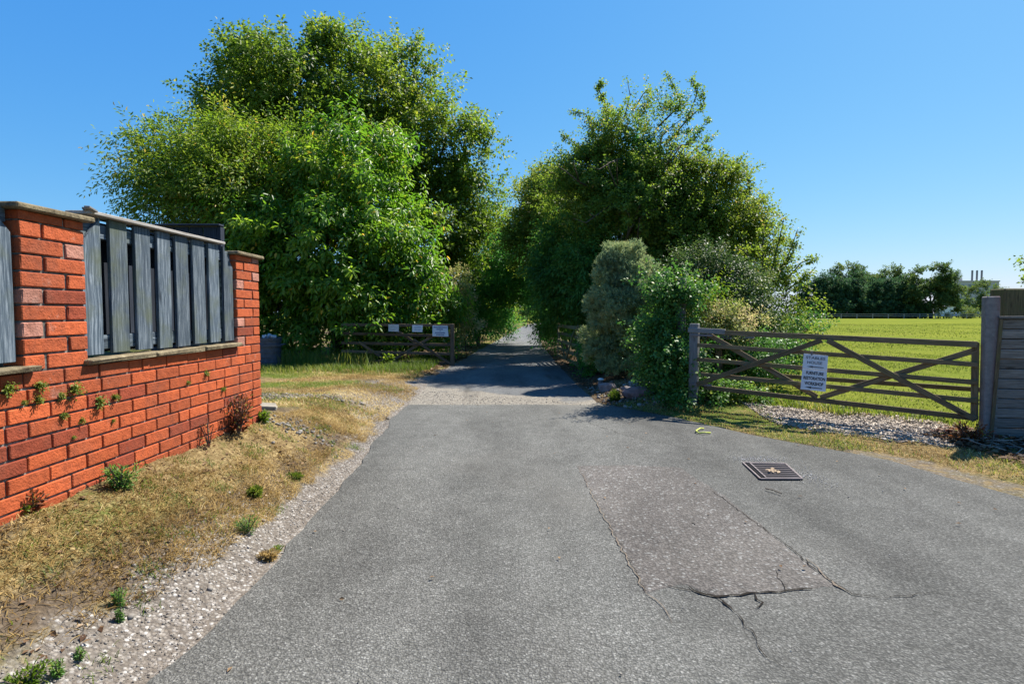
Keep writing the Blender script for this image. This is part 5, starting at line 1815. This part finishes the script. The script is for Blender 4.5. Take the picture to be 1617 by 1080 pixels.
# ------------------------------------------------------------------ single weeds
def weed(label, px, py, h, leaf, n=26, ll=.03, lw=.012, z=None, wide=.5, cat='weed', name='weed', tint=(.4, .2), group=None, spread=.6, stems=5):
    p = gp(px, py, .25)
    for _ in range(6):
        p = gp(px, py, tz(p.x, p.y))
    zz = tz(p.x, p.y)
    t = thing(name, label, cat, (p.x, p.y, zz), group)
    mb = MB()
    P, D = [], []
    for s_ in range(stems):
        a = random.uniform(0, 6.28)
        le = random.uniform(.1, 1) * wide
        tip = Vector((p.x + math.cos(a) * h * le, p.y + math.sin(a) * h * le, zz + h * random.uniform(.7, 1.05)))
        b0 = Vector((p.x, p.y, zz - .01))
        m_ = b0.lerp(tip, .5) + Vector((0, 0, h * .1))
        mb.tube([b0, m_, tip], [.0035 + h * .008, .003 + h * .005, .002], 4)
        P.append(b0)
        D.append(tip - b0)
    P, D = np.array(P), np.array(D)
    Ls = np.linalg.norm(D, axis=1)
    a_ = sprays(P, D, Ls, n, ll, lw, spread, .1, np.full(len(P), tint[0]), tvar=tint[1])
    V, F, kv = scatter(OVAL, a_[0], a_[1], a_[2], a_[3], a_[4], a_[5])
    link('leaves', npmesh('leaves', V, F, LF[leaf], np.repeat(a_[6], kv)), t)
    mb.build('stem', M['twig'], t)
    return t


weed('bushy dark green weed growing against the foot of the brick wall', 192, 775, .15, 'ivy', 46, .030, .010, wide=.75, stems=12, tint=(.62, .2))
weed('tall dry reddish dock with seed stalks at the far end of the wall', 377, 700, .34, 'red_weed', 34, .042, .020, wide=.42, stems=11, tint=(.45, .26))
weed('smaller withered brown stalk between the wall and the dry grass', 330, 712, .22, 'red_weed', 16, .03, .012, wide=.35, stems=5, tint=(.5, .2))
weed('curled brown weed at the wall foot left of the bushy green one', 55, 850, .10, 'red_weed', 30, .03, .016, wide=.8, stems=8, tint=(.6, .2))
weed('flat green leafy patch where the wall meets the photo edge', 20, 858, .05, 'bright', 30, .028, .014, wide=1.6, stems=9, tint=(.35, .2))
weed('upright feathery weed standing alone at the gravel edge', 188, 945, .085, 'ivy', 60, .016, .006, wide=.25, stems=4, tint=(.55, .2))
weed('small feathery weed just below the upright feathery one', 190, 980, .055, 'ivy', 50, .014, .006, wide=.4, stems=4, tint=(.5, .2))
weed('leaning green weed growing in the pale gravel by the road', 390, 838, .11, 'ivy', 60, .022, .007, wide=.6, stems=5, tint=(.6, .2))
weed('low spreading green weed at the bottom corner of the verge', 40, 1078, .07, 'bright', 44, .02, .009, wide=1.2, stems=8, tint=(.2, .15))
weed('dark green sprig in the gravel nearest the viewer', 92, 1062, .065, 'ivy', 50, .016, .007, wide=.5, stems=4, tint=(.6, .2))
weed('tiny weed right of the dark sprig in the gravel', 122, 1030, .04, 'ivy', 36, .014, .006, wide=.9, stems=4, tint=(.55, .2))
weed('yellowing grass tuft growing out of the tarmac edge', 424, 884, .05, 'straw', 50, .04, .005, wide=1.3, stems=9, tint=(.6, .2))
weed('green rosette beside the yellowing tuft at the tarmac edge', 436, 872, .03, 'bright', 30, .022, .009, wide=1.8, stems=8, tint=(.3, .2))
weed('thick green grass tuft in the middle of the dry verge', 402, 778, .06, 'green_grass', 60, .045, .005, wide=1.0, stems=10, tint=(.35, .2))
weed('green tuft at the verge edge level with the wall end', 466, 752, .04, 'green_grass', 60, .035, .005, wide=1.4, stems=10, tint=(.35, .2))
weed('fresh green weed at the foot of the last brick pier beside the slab', 415, 668, .12, 'bright', 30, .04, .018, wide=.6, stems=7, tint=(.25, .2))
weed('tall pale green weed in front of the laurel right of the dustbin', 527, 574, .75, 'bright', 40, .09, .03, wide=.2, stems=5, tint=(.2, .2))
weed('broad leaved dock under the left end of the dark gate', 610, 578, .30, 'bright', 12, .16, .06, wide=.6, stems=6, tint=(.3, .2))
weed('tuft of grass by the rocks at the right lane corner', 972, 632, .14, 'green_grass', 60, .08, .008, wide=1.0, stems=10, tint=(.2, .15))
weed('reddish brown withered clump at the foot of the tall gate post', 1535, 700, .22, 'red_weed', 40, .05, .022, wide=.8, stems=9, tint=(.6, .2))
weed('green creeper sprig climbing the grey board fence', 1602, 660, .3, 'bright', 26, .07, .035, wide=.25, stems=4, tint=(.2, .2))
weed('moss and grass tuft in the seam on the far side of the road patch', 1136, 792, .016, 'green_grass', 40, .014, .005, wide=3.0, stems=14, tint=(.45, .2))
weed('dry grass fringe along the back edge of the drain grate', 1262, 738, .03, 'straw', 40, .024, .005, wide=2.2, stems=12, tint=(.5, .2))
pn = thing('pink_flower', 'small pink flower between the tall post and the board fence', 'flower', (5.52, 6.42, 0))
q_ = at(1573, 546, 6.44)
a_ = sprays(np.array([[q_.x, q_.y, q_.z - .05]] * 6), rng.normal(0, .3, (6, 3)) + np.array([0, 0, 1]), np.full(6, .1), 10, .03, .022, .8, .2)
V, F, kv = scatter(OVAL, *a_[:6])
M['petal'] = plain('petal', (.55, .16, .20), .6, .2)
link('petals', npmesh('petals', V, F, M['petal']), pn)
MB().tube([(q_.x, q_.y, .0), (q_.x + .01, q_.y, q_.z * .6), (q_.x, q_.y, q_.z)], .006, 5).build('stem', M['twig'], pn)

# little plants rooted in the brick joints
for (px, py, r_, lab) in (
        (115, 612, .050, 'largest round green cushion plant in the brick joints below the near pier'),
        (155, 632, .046, 'round cushion plant second largest on the wall below the first full panel'),
        (10, 613, .045, 'green joint plant on the wall at the very edge of the photo'),
        (60, 607, .040, 'green joint plant below the near pier, left of the largest cushion'),
        (58, 629, .034, 'small joint plant one course under the green plant left of the largest cushion'),
        (36, 634, .022, 'smallest pale joint plant in the row near the photo edge'),
        (180, 626, .032, 'joint plant trailing down right of the two round cushions'),
        (95, 624, .030, 'thin joint plant low and left of the largest cushion'),
        (99, 655, .028, 'joint plant hanging two courses below the largest cushion'),
        (128, 663, .026, 'sparse joint plant below the second largest cushion'),
        (115, 690, .018, 'lowest tiny joint plant on the left part of the wall'),
        (178, 664, .018, 'tiny joint plant below the trailing one'),
        (325, 589, .032, 'green joint plant under the right half of the full panel'),
        (351, 613, .030, 'green joint plant nearest to the far pier'),
        (296, 603, .024, 'yellowish joint plant between the cushions and the far pier')):
    p = on_wall(px, py)
    t = thing('wall_plant', lab, 'wall plant', p, 'little plants in the brick joints')
    n = 26
    P = np.repeat(np.array([[p.x - .004, p.y, p.z]]), n, 0)
    D = rng.normal(0, .6, (n, 3)) + np.array([1.0, 0, -.15])
    a_ = sprays(P, D, r_ * rng.uniform(.6, 1.3, n), 7, r_ * .34, r_ * .24, .7, .3, np.full(n, .55), tvar=.22)
    V, F, kv = scatter(OVAL, *a_[:6])
    link('leaves', npmesh('leaves', V, F, LF['green_grass'], np.repeat(np.clip(a_[6] - .1, 0, .8), kv)), t)
# dead leaves caught on the grate
a = gq(.62, .45, .03)
V, F, kv = scatter(OVAL, np.array([a]) + rng.normal(0, 1, (9, 3)) * np.array([.05, .025, .004]) + np.array([0, 0, .008]), *frames(rng.normal(0, 1, (9, 3)) * np.array([1, 1, .2]), np.array([0, 0, 1.0]) + rng.normal(0, .3, (9, 3))),
                   np.full(9, .06), np.full(9, .03))
tag(link('dead_leaves', npmesh('dead_leaves', V, F, LF['litter'], np.repeat(np.full(9, .98), kv))), 'pale dead leaves caught on the bars of the drain grate', 'leaves')

x, y = pts(170, -1.4, 4.2, 1.7, 8.7)
k = (x > np.interp(y, LY, LX) + .05) & (x < np.interp(y, RY, RX) - .05)
stones('grit', x[k], y[k], np.full(k.sum(), .02), .004, .012, tint=.6)
x, y = pts(46, -1.4, 3.6, 2.2, 9)
k = (x > np.interp(y, LY, LX) + .05) & (x < np.interp(y, RY, RX) - .05)
n = int(k.sum())
th = rng.uniform(0, 6.28, n)
X, Y, N = frames(np.stack([np.cos(th), np.sin(th), np.zeros(n)], 1), np.array([0, 0, 1.0]) + rng.normal(0, .3, (n, 3)))
V, F, kv = scatter(DIAMOND, np.stack([x[k], y[k], np.full(n, .026)], 1), X, Y, N, rng.uniform(.02, .045, n), np.full(n, .018))
tag(link('leaf_litter', npmesh('leaf_litter', V, F, LF['litter'], np.repeat(rng.uniform(.2, .9, n), kv))), kind='stuff')
a, b_ = gp(1208, 776), gp(1234, 784)
o = MB().tube([(a.x, a.y, .026), ((a.x + b_.x) / 2, (a.y + b_.y) / 2 + .01, .03), (b_.x, b_.y, .026)], .005, 5).build('stick', M['twig'])
tag(o, 'short dark stick lying on the tarmac near the drain grate', 'stick')
